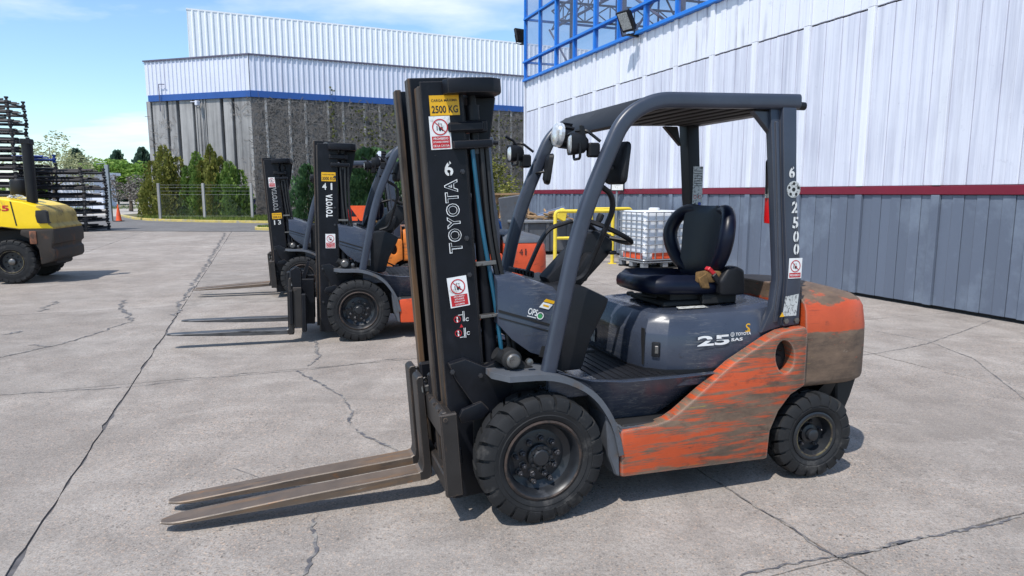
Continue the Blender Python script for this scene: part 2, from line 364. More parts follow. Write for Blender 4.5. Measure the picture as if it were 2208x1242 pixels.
class Print:
    """flat print in layers; local x right, y up, z out of the surface"""
    def __init__(s): s.bm = bmesh.new(); s.mats = []; s.z = 0.0012
    def mi(s, m):
        if m not in s.mats: s.mats.append(m)
        return s.mats.index(m)
    def poly(s, pts, m, dz=0.0):
        add(s.bm, [(x, y, s.z+dz) for x, y in pts], [tuple(range(len(pts)))], s.mi(m))
    def rect(s, cx, cy, w, h, m, dz=0.0, rot=0.0):
        c, q = cos(rot), sin(rot)
        s.poly([(cx+x*c-y*q, cy+x*q+y*c) for x, y in ((-w/2, -h/2), (w/2, -h/2), (w/2, h/2), (-w/2, h/2))], m, dz)
    def ring(s, cx, cy, r0, r1, m, dz=0.0, n=28):
        v = [(cx+r*cos(2*pi*k/n), cy+r*sin(2*pi*k/n), s.z+dz) for k in range(n) for r in (r0, r1)]
        add(s.bm, v, [(2*k, 2*k+1, (2*k+3) % (2*n), (2*k+2) % (2*n)) for k in range(n)], s.mi(m))
    def disc(s, cx, cy, r, m, dz=0.0, n=24): s.poly([(cx+r*cos(2*pi*k/n), cy+r*sin(2*pi*k/n)) for k in range(n)], m, dz)
    def text(s, t, cx, cy, h, m, dz=0.0, width=None, offset=0.012, rot=0.0, spacing=1.0):
        vs, fs, asp = text_mesh(t, offset, spacing); sx = h if width is None else width/asp
        c, q = cos(rot), sin(rot)
        add(s.bm, [(cx+x*sx*c-y*h*q, cy+x*sx*q+y*h*c, s.z+dz) for x, y in vs], fs, s.mi(m))
    def done(s, name, parent, pos, u, v, label=None):
        u = Vector(u).normalized(); v = Vector(v); v = (v-u*v.dot(u)).normalized(); w = u.cross(v)
        mt = Matrix((u, v, w)).transposed().to_4x4(); mt.translation = Vector(pos)
        bmesh.ops.transform(s.bm, matrix=mt, verts=s.bm.verts[:])
        me = mesh(name, s.bm, s.mats, smooth=0, recalc=False)
        # make every face look outwards
        for p in me.polygons:
            if p.normal.dot(w) < 0: p.flip()
        return link(name, me, parent, label=label)
def pictogram(p, cx, cy, r, dz):
    """small lift truck with a person under the load"""
    k = r
    p.rect(cx+0.12*k, cy-0.18*k, 0.42*k, 0.34*k, 'ink', dz); p.rect(cx+0.2*k, cy+0.12*k, 0.05*k, 0.5*k, 'ink', dz); p.rect(cx+0.14*k, cy+0.38*k, 0.3*k, 0.05*k, 'ink', dz)
    p.rect(cx-0.14*k, cy+0.06*k, 0.07*k, 0.9*k, 'ink', dz); p.rect(cx-0.28*k, cy+0.28*k, 0.3*k, 0.05*k, 'ink', dz)
    p.disc(cx-0.38*k, cy+0.05*k, 0.08*k, 'ink', dz, 10); p.rect(cx-0.38*k, cy-0.2*k, 0.11*k, 0.4*k, 'ink', dz)
    p.disc(cx+0.0*k, cy-0.4*k, 0.1*k, 'ink', dz, 12); p.disc(cx+0.28*k, cy-0.4*k, 0.1*k, 'ink', dz, 12)
def prohib(parent, pos, u, v, w, h, lines, full=True):
    p = Print(); p.rect(0, 0, w, h, 'white')
    r = w*0.38; cy = h/2-w*0.5
    pictogram(p, 0, cy, r, 0.0006)
    p.ring(0, cy, r*0.86, r, 'red', 0.0012); p.rect(0, cy, 0.1*r, 1.75*r, 'red', 0.0018, radians(45))
    bh = (h/2+cy-r)-w*0.10; by = -h/2+w*0.06+bh/2
    p.rect(0, by, w*0.86, bh, 'red', 0.0006)
    lh = bh/(len(lines)+0.3)
    for i, t in enumerate(lines):
        p.text(t, 0, by+bh/2-lh*(i+0.65), lh*0.62, 'white', 0.0012, width=min(w*0.76, lh*0.62*0.75*len(t)))
    return p.done('warning_sticker', parent, pos, u, v)

# ------------------------------------------------------------------ wheels
def tyre_bm(R, w, r_in, lugs=24, worn=0.0, seed=1, chev=0.35):
    """solid tyre about the y axis; w = half width"""
    b = B(); rng = random.Random(seed)
    c = R-0.022
    lathe(b, [(r_in, w*0.80), (r_in+0.012, w*0.93), (r_in+0.03, w*0.99), (r_in+0.034, w*0.96), (r_in+(c-r_in)*0.5, w*1.0), (r_in+(c-r_in)*0.56, w*0.97), (c-0.03, w*0.98), (c, w*0.80), (c, -w*0.80), (c-0.03, -w*0.98),
              (r_in+(c-r_in)*0.5, -w*1.0), (r_in+0.02, -w*0.97), (r_in, -w*0.8)], 48)
    step = 2*pi/lugs
    for side in (1, -1):
        for k in range(lugs):
            t0 = k*step+(0.5*step if side < 0 else 0); wd = step*(0.80+rng.uniform(-0.03, 0.03))
            rr = R-rng.uniform(0, worn)
            prof = [(0.06*w, rr, 0.0), (0.55*w, rr, chev*0.5), (0.86*w, rr-0.006, chev*0.75), (1.0*w, rr-0.026, chev*0.85), (1.015*w, rr-0.066, chev*0.9), (0.95*w, rr-0.07, chev*0.9), (0.7*w, c-0.02, chev*0.6), (0.06*w, c-0.02, 0.0)]
            rings = []
            for q in (0, 1):
                rings.append([(r_*cos(t0+wd*(q-0.5)+s_*step), a*side, r_*sin(t0+wd*(q-0.5)+s_*step)) for a, r_, s_ in prof])
            # bulge the middle so that the block follows the circle
            mid = [((r_+ (0.0015 if r_ > c else 0))*cos(t0+s_*step), a*side, (r_+(0.0015 if r_ > c else 0))*sin(t0+s_*step)) for a, r_, s_ in prof]
            loft(b, [rings[0], mid, rings[1]])
    return b
def nut_bm(r=0.014, h=0.02):
    b = B(); lathe(b, [(r*1.35, 0), (r*1.35, 0.004), (r, 0.005), (r, h), (r*0.8, h+0.003)], 6, caps=True); lathe(b, [(r*0.5, h), (r*0.5, h+0.012), (r*0.3, h+0.015)], 8, caps=True); return b
_wheel_cache = {}
def wheel(parent, kind, pos, R, w, side=1, steer=0.0, spin=0.0):
    root = empty('wheel', parent, loc=pos, rot=(0, 0, steer + (0 if side > 0 else pi)))
    key = (kind, R, w)
    if key not in _wheel_cache:
        d = {}
        if kind == 'front':
            ri = R*0.615
            d['tyre'] = mesh('tyre', tyre_bm(R, w, ri, 23, 0.007, 3), 'rubber')
            b = B()
            lathe(b, [(ri+0.002, w*0.80), (ri+0.004, w*0.9), (ri-0.006, w*0.94), (ri-0.012, w*0.88)], 40, 1)
            lathe(b, [(ri-0.012, w*0.88), (ri-0.024, w*0.74), (ri-0.028, w*0.5), (ri-0.036, w*0.22), (ri-0.055, w*0.08), (ri*0.66, w*0.02), (ri*0.60, w*0.06), (0.0001, w*0.06)], 40, 0)
            lathe(b, [(ri+0.002, -w*0.85), (ri*0.9, -w*0.8), (0.02, -w*0.7)], 24, 0)
            d['rim'] = mesh('rim', b, ['rim', 'rustring'])
            b = B()
            lathe(b, [(0.064, w*0.03), (0.064, w*0.34), (0.058, w*0.40), (0.045, w*0.41), (0.043, w*0.50), (0.036, w*0.56), (0.0001, w*0.57)], 24)
            for k in range(10):
                a = 2*pi*k/10
                lathe(b, [(0.008, 0), (0.008, 0.014), (0.0001, 0.0145)], 6, xf=Matrix.Translation((0.054*cos(a), w*0.39, 0.054*sin(a))))
            d['hub'] = mesh('hub', b, 'rim')
            d['nut'] = mesh('wheel_nut', nut_bm(0.0165, 0.026), 'nut'); d['nuts'] = [(0.093, 2*pi*k/9+0.25, w*0.04) for k in range(9)]
            d['stud'] = mesh('wheel_stud', nut_bm(0.0135, 0.036), 'nut'); d['studs'] = [(0.127, 2*pi*k/9+0.1, w*0.04) for k in range(9) if k in (0, 6, 7, 8)]
        else:
            ri = R*0.56
            d['tyre'] = mesh('tyre', tyre_bm(R, w, ri, 19, 0.010, 11, 0.5), 'rubber')
            b = B()
            lathe(b, [(ri+0.002, w*0.8), (ri+0.001, w*0.9), (ri-0.008, w*0.95), (ri-0.020, w*0.92)], 36, 0)
            lathe(b, [(ri-0.020, w*0.92), (ri-0.026, w*0.90), (ri-0.028, w*0.84)], 36, 1)
            lathe(b, [(ri-0.028, w*0.84), (ri-0.034, w*0.5), (ri-0.040, w*0.1), (0.0001, w*0.05)], 36, 0)
            d['rim'] = mesh('rim', b, ['rim', 'rimring', 'rustring'])
            b = B(); lathe(b, [(0.056, w*0.05), (0.054, w*0.35), (0.036, w*0.42), (0.033, w*0.75), (0.026, w*0.80), (0.0001, w*0.81)], 20)
            d['hub'] = mesh('hub', b, 'rim')
            d['nut'] = mesh('wheel_nut', nut_bm(0.012, 0.02), 'nut'); d['nuts'] = [(0.074, 2*pi*k/5+0.4, w*0.08) for k in range(5)]; d['studs'] = []
        _wheel_cache[key] = d
    d = _wheel_cache[key]
    t = link('tyre', d['tyre'], root, rot=(0, spin, 0)); link('rim', d['rim'], root); link('hub', d['hub'], root)
    for r_, a, y in d['nuts']: link('wheel_nut', d['nut'], root, loc=(r_*cos(a), y, r_*sin(a)), rot=(0, a*1.7, 0))
    for r_, a, y in d['studs']: link('wheel_stud', d['stud'], root, loc=(r_*cos(a), y, r_*sin(a)))
    return root

# ------------------------------------------------------------------ lift truck; x forward, y left (the side seen), z up, origin under the front axle
NEAR_U, NEAR_V = (-1, 0, 0), (0, 0, 1)
def make_truck(o):
    hi = o.get('hi', False)
    root = empty('forklift', None, loc=(o['x'], o['y'], 0), rot=(0, 0, pi+o['yaw']), label=o['label'], cat='forklift', group='forklifts parked side by side in the yard')
    root.scale = (o.get('s', 1),)*3
    Rf, Rr = 0.327, 0.2525
    # ---- wheels
    wheel(root, 'front', (0, 0.482, Rf), Rf, 0.093, 1, 0, 0.1); wheel(root, 'front', (0, -0.482, Rf), Rf, 0.093, -1)
    wheel(root, 'rear', (-1.665, 0.475, Rr), Rr, 0.08, 1, o.get('steer', -0.06)); wheel(root, 'rear', (-1.665, -0.475, Rr), Rr, 0.08, -1, o.get('steer', -0.06))
    # ---- chassis: dark inner block, axle, wheel well
    b = B()
    prism(b, [(0.30, 0.30), (0.30, 0.72), (0.12, 0.80), (-0.30, 0.66), (-1.35, 0.64), (-1.35, 0.17), (-0.45, 0.15), (-0.38, 0.24)], 'y', -0.33, 0.33, 0.01)
    box(b, -0.10, 0.10, -0.40, 0.40, 0.20, 0.44, 0.03); box(b, -2.0, -1.3, -0.30, 0.30, 0.28, 0.62, 0.02); box(b, -1.74, -1.58, -0.42, 0.42, 0.16, 0.34, 0.03)
    box(b, -1.36, -0.45, -0.50, 0.515, 0.18, 0.44, 0.01)
    obj('chassis', b, 'dark', root)
    # ---- front fenders: rolled sheet over each front wheel
    for sgn in (1, -1):
        b = B()
        path = fillet([(0.24, 0, 0.752), (-0.07, 0, 0.745), (-0.27, 0, 0.645), (-0.385, 0, 0.47), (-0.425, 0, 0.30)], 0.12, 5)
        y0, y1 = (0.30, 0.562)
        n = len(path); rings = []
        for i, p in enumerate(path):
            d = (path[min(i+1, n-1)]-path[max(i-1, 0)]).normalized(); nr = Vector((-d.z, 0, d.x)); nr = nr if nr.z > 0 or nr.x < 0 else -nr
            yy1 = y1 - (0.09 if i == 0 else 0.0)
            if i == 0: path[0].x
            th = 0.014
            rings.append([(p.x+nr.x*th, sgn*y0, p.z+nr.z*th), (p.x+nr.x*th, sgn*yy1, p.z+nr.z*th), (p.x-nr.x*th, sgn*(yy1+0.002), p.z-nr.z*th), (p.x-nr.x*th, sgn*y0, p.z-nr.z*th)])
        r1 = [tuple(Vector(a).lerp(Vector(c), 0.32)) for a, c in zip(rings[0], rings[1])]
        r1[1] = (r1[1][0], sgn*y1, r1[1][2]); r1[2] = (r1[2][0], sgn*(y1+0.002), r1[2][2])
        loft(b, [rings[0], r1]+rings[1:])
        obj('front_fender', b, 'grey_light', root, 40)
        b = B()   # mud panel behind the wheel
        prism(b, [(-0.34, 0.52), (-0.415, 0.44), (-0.43, 0.175), (-0.40, 0.19), (-0.36, 0.30)], 'y', sgn*0.33, sgn*0.545, 0.008)
        obj('mud_panel', b, 'grey_light', root)
    # ---- orange side frames
    prof = [(-0.432, 0.176), (-0.424, 0.424), (-0.627, 0.436), (-0.70, 0.452), (-0.76, 0.484), (-0.858, 0.555), (-1.086, 0.725), (-1.252, 0.812), (-1.33, 0.852), (-1.40, 0.878), (-1.545, 0.896), (-1.562, 0.872), (-1.564, 0.56), (-1.47, 0.515), (-1.395, 0.43), (-1.345, 0.32), (-1.335, 0.160)]
    hole = []
    for k in range(20):
        t = 2*pi*k/20; hx, hz = 0.060*cos(t), 0.094*sin(t); q = -0.22
        hole.append((-1.418+hx*cos(q)-hz*sin(q), 0.735+hx*sin(q)+hz*cos(q)))
    for sgn in (1, -1):
        b = B(); prism(b, prof, 'y', sgn*0.47, sgn*0.553, 0.018, 2, holes=[hole])
        sp = obj('side_frame', b, o['panel'], root, 40)
        if sgn > 0:
            b = B(); prism(b, [(x*1.0, z) for x, z in hole], 'y', 0.44, 0.475); obj('recess', b, 'dark', sp)
            b = B(); lathe(b, [(0.034, 0.0), (0.034, 0.022), (0.028, 0.028), (0.0001, 0.028)], 16, xf=Matrix.Translation((-1.405, 0.475, 0.705))); tube(b, [(-1.44, 0.49, 0.755), (-1.40, 0.50, 0.775), (-1.385, 0.49, 0.70)], 0.005, 6)
            obj('filler_cap', b, 'black', sp)
    # ---- step with slots, riser, floor mat
    for sgn in (1, -1):
        b = B()
        box(b, -0.76, -0.425, sgn*0.345, sgn*0.545, 0.405, 0.424, 0.002)
        for row in range(5): box(b, -0.75, -0.43, sgn*(0.36+row*0.040), sgn*(0.374+row*0.040), 0.424, 0.4325)
        for c in range(8): box(b, -0.75+c*0.043, -0.737+c*0.043, sgn*0.36, sgn*0.53, 0.424, 0.432)
        obj('step', b, 'grey_light', root)
        b = B()
        top = [(-0.10, 0.745), (-0.28, 0.688), (-0.46, 0.668), (-0.78, 0.664), (-1.10, 0.668)]
        bot = [(-0.10, 0.70), (-0.30, 0.58), (-0.415, 0.432), (-0.70, 0.432), (-1.02, 0.60)]
        m_ = []
        for yt, yb, rr in ((0.505, 0.40, 1.0), (0.46, 0.36, 1.0)):
            m_.append([(x, sgn*yt, z) for x, z in top]+[(x, sgn*yb, z) for x, z in reversed(bot)])
        n = len(m_[0]); bb = B()
        vs = [[bb.verts.new(p) for p in r] for r in m_]
        T = len(top)
        for r in (0, 1):
            for i in range(T-1): bb.faces.new((vs[r][i], vs[r][i+1], vs[r][n-2-i], vs[r][n-1-i]))
        for i in range(n): bb.faces.new((vs[0][i], vs[0][(i+1) % n], vs[1][(i+1) % n], vs[1][i]))
        bevel(bb, 0.012, 3, 40)
        obj('step_riser', bb, 'grey', root, 40)
    b = B(); prism(b, [(-0.06, 0.72), (-0.28, 0.676), (-0.46, 0.656), (-1.1, 0.654), (-1.1, 0.60), (-0.06, 0.60)], 'y', -0.47, 0.47, 0.006); obj('floor_plate', b, 'grey', root)
    b = B(); box(b, -0.80, -0.33, -0.42, 0.462, 0.652, 0.668, 0.004)
    for k in range(9): box(b, -0.37-k*0.046, -0.349-k*0.046, -0.40, 0.44, 0.668, 0.672, 0.001)
    fm = obj('floor_mat', b, 'black', root)
    b = B(); tube(b, [(-0.30, 0.10, 0.80), (-0.42, 0.10, 0.745)], 0.009, 6); box(b, -0.475, -0.40, 0.07, 0.13, 0.735, 0.75, 0.004, xf=Matrix.Translation((0, 0, 0)))
    obj('pedal', b, 'black', root)
    # ---- seat pedestal and hood
    def hood_ring(z, ins, rf=0.0):
        base = [(-0.63, -0.33), (-0.625, 0.0), (-0.635, 0.22), (-0.67, 0.33), (-0.76, 0.415), (-0.90, 0.452), (-1.10, 0.462), (-1.30, 0.462), (-1.46, 0.455), (-1.56, 0.43), (-1.60, 0.0), (-1.56, -0.43), (-1.46, -0.455), (-1.30, -0.462), (-0.90, -0.452), (-0.76, -0.42), (-0.67, -0.38)]
        cx, cy = -1.1, 0.0; out = []
        for x, y in base:
            dx, dy = x-cx, y-cy; L = math.hypot(dx, dy); k = max(0.0, (L-ins)/L)
            zz = z
            if x < -1.3 and z > 0.9: zz = z + (-(x+1.3))*0.10
            out.append((cx+dx*k, cy+dy*k, zz))
        return out
    b = B(); loft(b, [hood_ring(0.62, 0.02), hood_ring(0.675, 0.006), hood_ring(0.69, 0.0), hood_ring(0.78, 0.002), hood_ring(0.865, 0.006), hood_ring(0.875, 0.010), hood_ring(0.925, 0.036), hood_ring(0.955, 0.052), hood_ring(0.975, 0.072), hood_ring(0.985, 0.105), hood_ring(0.988, 0.14), hood_ring(0.980, 0.165)])
    bmesh.ops.recalc_face_normals(b, faces=b.faces[:])
    hd = obj('hood', b, 'grey', root, 24)
    b = B(); r = hood_ring(0.665, -0.003); prism(b, [(x, y) for x, y, z in r], 'z', 0.655, 0.683); obj('hood_seal', b, 'black', hd)
    b = B(); mt_ = Matrix.Translation((-0.715, 0.375, 0.79)) @ Matrix.Rotation(radians(-43), 4, 'Z'); box(b, -0.022, 0.022, -0.012, 0.012, -0.04, 0.04, 0.006, 2, xf=mt_); obj('hood_latch', b, 'black', hd)
    b = B(); mt_ = Matrix.Translation((-0.715, 0.384, 0.79)) @ Matrix.Rotation(radians(-43), 4, 'Z'); box(b, -0.010, 0.010, -0.006, 0.008, -0.022, 0.022, 0.003, xf=mt_); obj('latch_lever', b, 'steel', hd)
    b = B(); prism(b, [(-1.385, 0.72), (-1.389, 0.72), (-1.389, 0.93), (-1.385, 0.93)], 'y', 0.44, 0.4632); prism(b, [(-0.665, 0.70), (-0.669, 0.70), (-0.669, 0.90), (-0.665, 0.90)], 'y', 0.30, 0.334); obj('panel_gap', b, 'dark', hd)
    # ---- counterweight: plan ring lofted upwards
    def cw_ring(z, ins, x0=-1.585, xr=-2.125, hw=0.515, R=0.24):
        pts = []
        w = hw-ins; xe = xr+ins
        for t in range(9):
            a = t/8*pi/2; pts.append((xe+R*(1-sin(a))*1.0, w-R*0.62*(1-cos(a)), z))
        half = [(x0, w, z)]+[((xe+R-R*sin(a)), w-(R*0.75)+(R*0.75)*cos(a), z) for a in [k/8*pi/2 for k in range(9)]]
        return half + [(x, -y, zz) for x, y, zz in reversed(half)]
    b = B(); loft(b, [cw_ring(0.535, 0.02), cw_ring(0.55, 0.004), cw_ring(0.57, 0.0), cw_ring(0.75, 0.0), cw_ring(0.86, 0.002), cw_ring(0.97, 0.014), cw_ring(1.01, 0.03), cw_ring(1.035, 0.06), cw_ring(1.06, 0.13), cw_ring(1.085, 0.22), cw_ring(1.095, 0.30)])
    cwo = obj('counterweight', b, o['cw'], root, 50)
    b = B(); loft(b, [cw_ring(0.30, 0.20, -1.88, -2.06), cw_ring(0.40, 0.12, -1.88, -2.08), cw_ring(0.545, 0.05, -1.88, -2.10)]); prism(b, [(-1.90, 0.545), (-1.92, 0.34), (-1.97, 0.31), (-2.02, 0.42), (-2.06, 0.545)], 'y', -0.40, 0.43, 0.01); obj('counterweight_skirt', b, 'dark', root)
    if o.get('cover'):
        b = B(); loft(b, [cw_ring(1.0, 0.018), cw_ring(1.03, 0.025), cw_ring(1.06, 0.06), cw_ring(1.085, 0.13), cw_ring(1.11, 0.22), cw_ring(1.12, 0.30)]); obj('rear_cover', b, 'grey_light', root, 50)
    b = B(); lathe(b, [(0.02, 0), (0.024, 0.02), (0.024, 0.05), (0.015, 0.06), (0.0001, 0.06)], 14, ax='z', xf=Matrix.Translation((-1.60, 0.40, 1.03))); obj('lifting_eye', b, 'black', cwo)
    # ---- front cowl
    b = B()
    ring = lambda hw, xs: None
    secs = []
    for y, dz, dx in ((0.365, 0.0, 0.0), (0.345, 0.024, 0.006), (0.28, 0.045, 0.01)):
        secs.append((y, dz, dx))
    side = [(0.175, 0.985), (0.175, 1.195), (0.10, 1.185), (-0.15, 1.10), (-0.145, 0.775), (0.0, 0.825), (0.10, 0.90)]
    rings = []
    for y, dz, dx in secs[::-1]: rings.append([(x+(dx if i == 1 else 0), y, z+(dz if 0 < i < 4 else 0)) for i, (x, z) in enumerate(side)])
    full = [[(x, -y, z) for x, y, z in r] for r in rings[::-1]] + rings
    loft(b, full)
    cw = obj('front_cowl', b, 'grey', root, 45)
    b = B(); prism(b, [(0.17, 1.055), (-0.14, 0.955), (-0.14, 0.942), (0.17, 1.042)], 'y', 0.36, 0.3675); prism(b, [(0.17, 1.018), (-0.13, 0.922), (-0.13, 0.916), (0.17, 1.012)], 'y', 0.36, 0.3675); obj('panel_gap', b, 'dark', cw)
    b = B(); prism(b, [(-0.06, 0.855), (-0.14, 0.84), (-0.14, 0.775), (-0.045, 0.80)], 'y', 0.36, 0.3672); obj('cowl_cutout', b, 'dark', cw)
    b = B()
    for k in range(6): box(b, -0.045-k*0.020, -0.032-k*0.020, -0.10, 0.02, 1.19-k*0.006, 1.215-k*0.004, 0.003)
    obj('lever_boot', b, 'black', cw)
    b = B(); prism(b, [(-0.12, 1.12), (-0.30, 1.15), (-0.455, 1.075), (-0.435, 1.02), (-0.35, 0.86), (-0.30, 0.70), (-0.10, 0.70)], 'y', -0.34, 0.335, 0.02, 2)
    dash = obj('dashboard', b, 'black', root)
    # ---- steering column and wheel
    b = B(); prism(b, [(-0.24, 1.08), (-0.20, 1.16), (-0.44, 1.40), (-0.50, 1.42), (-0.60, 1.36), (-0.60, 1.30), (-0.52, 1.22), (-0.40, 1.10)], 'y', -0.075, 0.075, 0.02, 2); prism(b, [(-0.30, 1.12), (-0.42, 1.30), (-0.47, 1.30), (-0.42, 1.14)], 'y', -0.13, 0.13, 0.02, 2)
    box(b, -0.60, -0.56, -0.02, 0.12, 1.285, 1.305, 0.005)
    obj('steering_column', b, 'black', root)
    b = B(); tilt = Matrix.Translation((-0.575, 0, 1.40)) @ Matrix.Rotation(radians(-25), 4, 'Y')
    ringp = [tilt @ Vector((0.165*cos(2*pi*k/28), 0.165*sin(2*pi*k/28), 0.01)) for k in range(28)]
    tube(b, ringp, 0.0145, 8, closed=True)
    for a in (0.3, 0.3+2*pi/3, 0.3+4*pi/3): tube(b, [tilt @ Vector((0.02*cos(a), 0.02*sin(a), -0.02)), tilt @ Vector((0.16*cos(a), 0.16*sin(a), 0.008))], 0.010, 6)
    lathe(b, [(0.045, -0.05), (0.045, -0.01), (0.03, 0.004), (0.0001, 0.004)], 14, ax='z', xf=tilt)
    lathe(b, [(0.014, 0.02), (0.02, 0.045), (0.018, 0.07), (0.0001, 0.075)], 10, ax='z', xf=tilt @ Matrix.Translation((0.11, 0.11, 0)))
    obj('steering_wheel', b, 'black', root)
    # ---- hydraulic levers, each a bent rod
    for i, (y, z) in enumerate(((-0.02, 1.0), (-0.07, 1.0), (-0.12, 1.0))):
        b = B(); x0 = -0.105-i*0.018
        tube(b, fillet([(x0, y+0.03, 1.19), (x0-0.08, y+0.03, 1.36), (x0-0.13, y+0.03, 1.43), (x0-0.27, y+0.03, 1.47)], 0.05, 4), 0.0105, 6)
        obj('control_lever', b, 'black', root)
    # ---- grab handle on the near pillar
    b = B(); tube(b, fillet([(-0.33, 0.40, 1.68), (-0.44, 0.36, 1.62), (-0.46, 0.34, 1.54), (-0.36, 0.22, 1.18), (-0.26, 0.22, 1.15)], 0.05, 5), 0.015, 8)
    obj('grab_handle', b, 'black', root)
    # ---- seat
    seat = empty('seat', root)
    b = B(); box(b, -1.33, -0.86, -0.20, 0.20, 0.985, 1.012, 0.006); box(b, -1.28, -0.92, -0.17, 0.17, 1.012, 1.07, 0.006); box(b, -1.33, -1.10, 0.17, 0.225, 0.99, 1.05, 0.008)
    tube(b, [(-0.86, 0.12, 1.03), (-0.70, 0.12, 1.06)], 0.006, 6); box(b, -0.71, -0.67, 0.105, 0.135, 1.05, 1.072, 0.006); obj('seat_rail', b, 'dark', seat)
    b = B()
    def cush(z, ins, zf=0.0):
        pts = []
        for x, y in [(-0.60, -0.16), (-0.585, 0.0), (-0.60, 0.16), (-0.66, 0.225), (-0.80, 0.245), (-1.05, 0.245), (-1.24, 0.235), (-1.30, 0.18), (-1.31, 0.0), (-1.30, -0.18), (-1.24, -0.235), (-1.05, -0.245), (-0.80, -0.245), (-0.66, -0.225)]:
            cx = -0.95; dx, dy = x-cx, y; L = math.hypot(dx, dy); k = (L-ins)/L
            pts.append((cx+dx*k, dy*k, z+(0.018*max(0, abs(dy)-0.12)/0.12 if zf else 0)+0.05*max(0, -0.62-x)*-0.6))
        return pts
    loft(b, [cush(1.075, 0.03), cush(1.09, 0.005), cush(1.115, 0.0), cush(1.14, 0.004), cush(1.158, 0.022), cush(1.165, 0.05, 1), cush(1.150, 0.10), cush(1.146, 0.16)])
    for v in b.verts: v.co.x = -1.31+(v.co.x+1.31)*0.80; v.co.z -= 0.012
    obj('cushion', b, 'seat', seat, 60)
    b = B(); prism(b, [(-1.26, 0.165), (-1.14, 0.175), (-1.04, 0.225), (-1.06, 0.248), (-1.20, 0.25)], 'z', 1.12, 1.185, 0.012, 2); prism(b, [(-1.10, 1.18), (-1.05, 1.15), (-1.07, 1.09), (-1.13, 1.085)], 'y', 0.23, 0.252, 0.006); obj('torn_foam', b, 'foam', seat)
    # backrest: shell with two bolsters and an opening in each
    bt = Matrix.Translation((-1.235, 0, 1.12)) @ Matrix.Rotation(radians(-7), 4, 'Y')
    b = B()
    rings = []
    for z_, hw, th in ((0.0, 0.14, 0.028), (0.02, 0.165, 0.045), (0.10, 0.185, 0.060), (0.20, 0.198, 0.066), (0.30, 0.210, 0.062), (0.38, 0.205, 0.050), (0.415, 0.180, 0.040), (0.432, 0.13, 0.024)):
        sec = []
        for y_, q in ((-1, 0.0), (-0.92, 0.7), (-0.6, 0.85), (0, 0.72), (0.6, 0.85), (0.92, 0.7), (1, 0.0), (0.92, -0.6), (0, -0.75), (-0.92, -0.6)):
            sec.append(bt @ Vector((th*q+0.035*(abs(y_)**3)*(1 if q >= 0 else 0.6)-0.02*sin(z_/0.432*pi), hw*y_, z_)))
        rings.append(sec)
    loft(b, rings); obj('backrest', b, 'seat', seat, 60)
    for sg in (1, -1):
        b = B(); path = [(0.01, 0.12, 0.405), (0.03, 0.20, 0.400), (0.055, 0.262, 0.355), (0.072, 0.290, 0.29), (0.075, 0.292, 0.23), (0.066, 0.268, 0.165), (0.052, 0.225, 0.105), (0.035, 0.175, 0.06), (0.02, 0.13, 0.035)]
        P_ = [bt @ Vector((x_, sg*y_, z_)) for x_, y_, z_ in path]; sm = []
        for i in range(len(P_)-1):
            p0, p1, p2, p3 = P_[max(i-1, 0)], P_[i], P_[i+1], P_[min(i+2, len(P_)-1)]
            for t in (0, 0.33, 0.66): sm.append(0.5*((2*p1)+(p2-p0)*t+(2*p0-5*p1+4*p2-p3)*t*t+(3*p1-p0-3*p2+p3)*t**3))
        sm.append(P_[-1]); n_ = len(sm)
        tube(b, sm, [0.032+0.013*sin(pi*k/(n_-1)) for k in range(n_)], 12); obj('bolster', b, 'seat', seat, 70)
    b = B(); prism(b, [(-1.18, 1.045), (-1.17, 1.13), (-1.22, 1.20), (-1.28, 1.215), (-1.335, 1.19), (-1.345, 1.045)], 'y', 0.20, 0.285, 0.022, 3); obj('belt_reel', b, 'black', seat)
    b = B(); box(b, -0.012, 0.012, -0.02, 0.02, -0.03, 0.03, 0.004, xf=Matrix.Translation((-1.135, 0.235, 1.185)) @ Matrix.Rotation(radians(48), 4, 'Y')); obj('belt_buckle', b, 'red', seat)
    b = B(); box(b, -0.016, 0.016, -0.024, 0.024, -0.05, 0.05, 0.005, xf=Matrix.Translation((-1.175, 0.24, 1.13)) @ Matrix.Rotation(radians(40), 4, 'Y')); obj('buckle_holder', b, 'black', seat)
    # ---- overhead guard
    gu = empty('overhead_guard', root)
    for sgn in (1, -1):
        path = fillet([(-0.052, sgn*0.475, 0.74), (-0.215, sgn*0.475, 1.50), (-0.435, sgn*0.475, 1.985), (-0.60, sgn*0.475, 2.082), (-1.47, sgn*0.475, 2.108)], [0, 0.45, 0.30, 0.16, 0], 8)
        b = B(); sweep(b, path, rrect(0.058, 0.078, 0.022, 4)); obj('front_pillar', b, 'grey_post', gu, 45)
    for sgn in (1, -1):
        b = B()
        prism(b, [(-1.355, 2.075), (-1.445, 2.075), (-1.478, 1.60), (-1.540, 1.16), (-1.545, 0.90), (-1.44, 0.895), (-1.445, 1.16), (-1.395, 1.60)], 'y', sgn*0.40, sgn*0.50, 0.008, 2)
        if sgn > 0:
            prism(b, [(-1.295, 2.07), (-1.36, 2.07), (-1.45, 1.16), (-1.445, 0.89), (-1.31, 0.86), (-1.375, 1.0), (-1.392, 1.16), (-1.345, 1.60)], 'y', 0.43, 0.478, 0.012, 2)
            prism(b, [(-1.325, 2.0), (-1.345, 2.0), (-1.425, 1.16), (-1.41, 0.92), (-1.385, 0.92), (-1.405, 1.16)], 'y', 0.47, 0.488, 0.006, 2)
        rp = obj('rear_post', b, 'grey_post' if sgn > 0 else 'black', gu, 40)  # far post and gusset go black: roof shade put into the colour
        b = B()
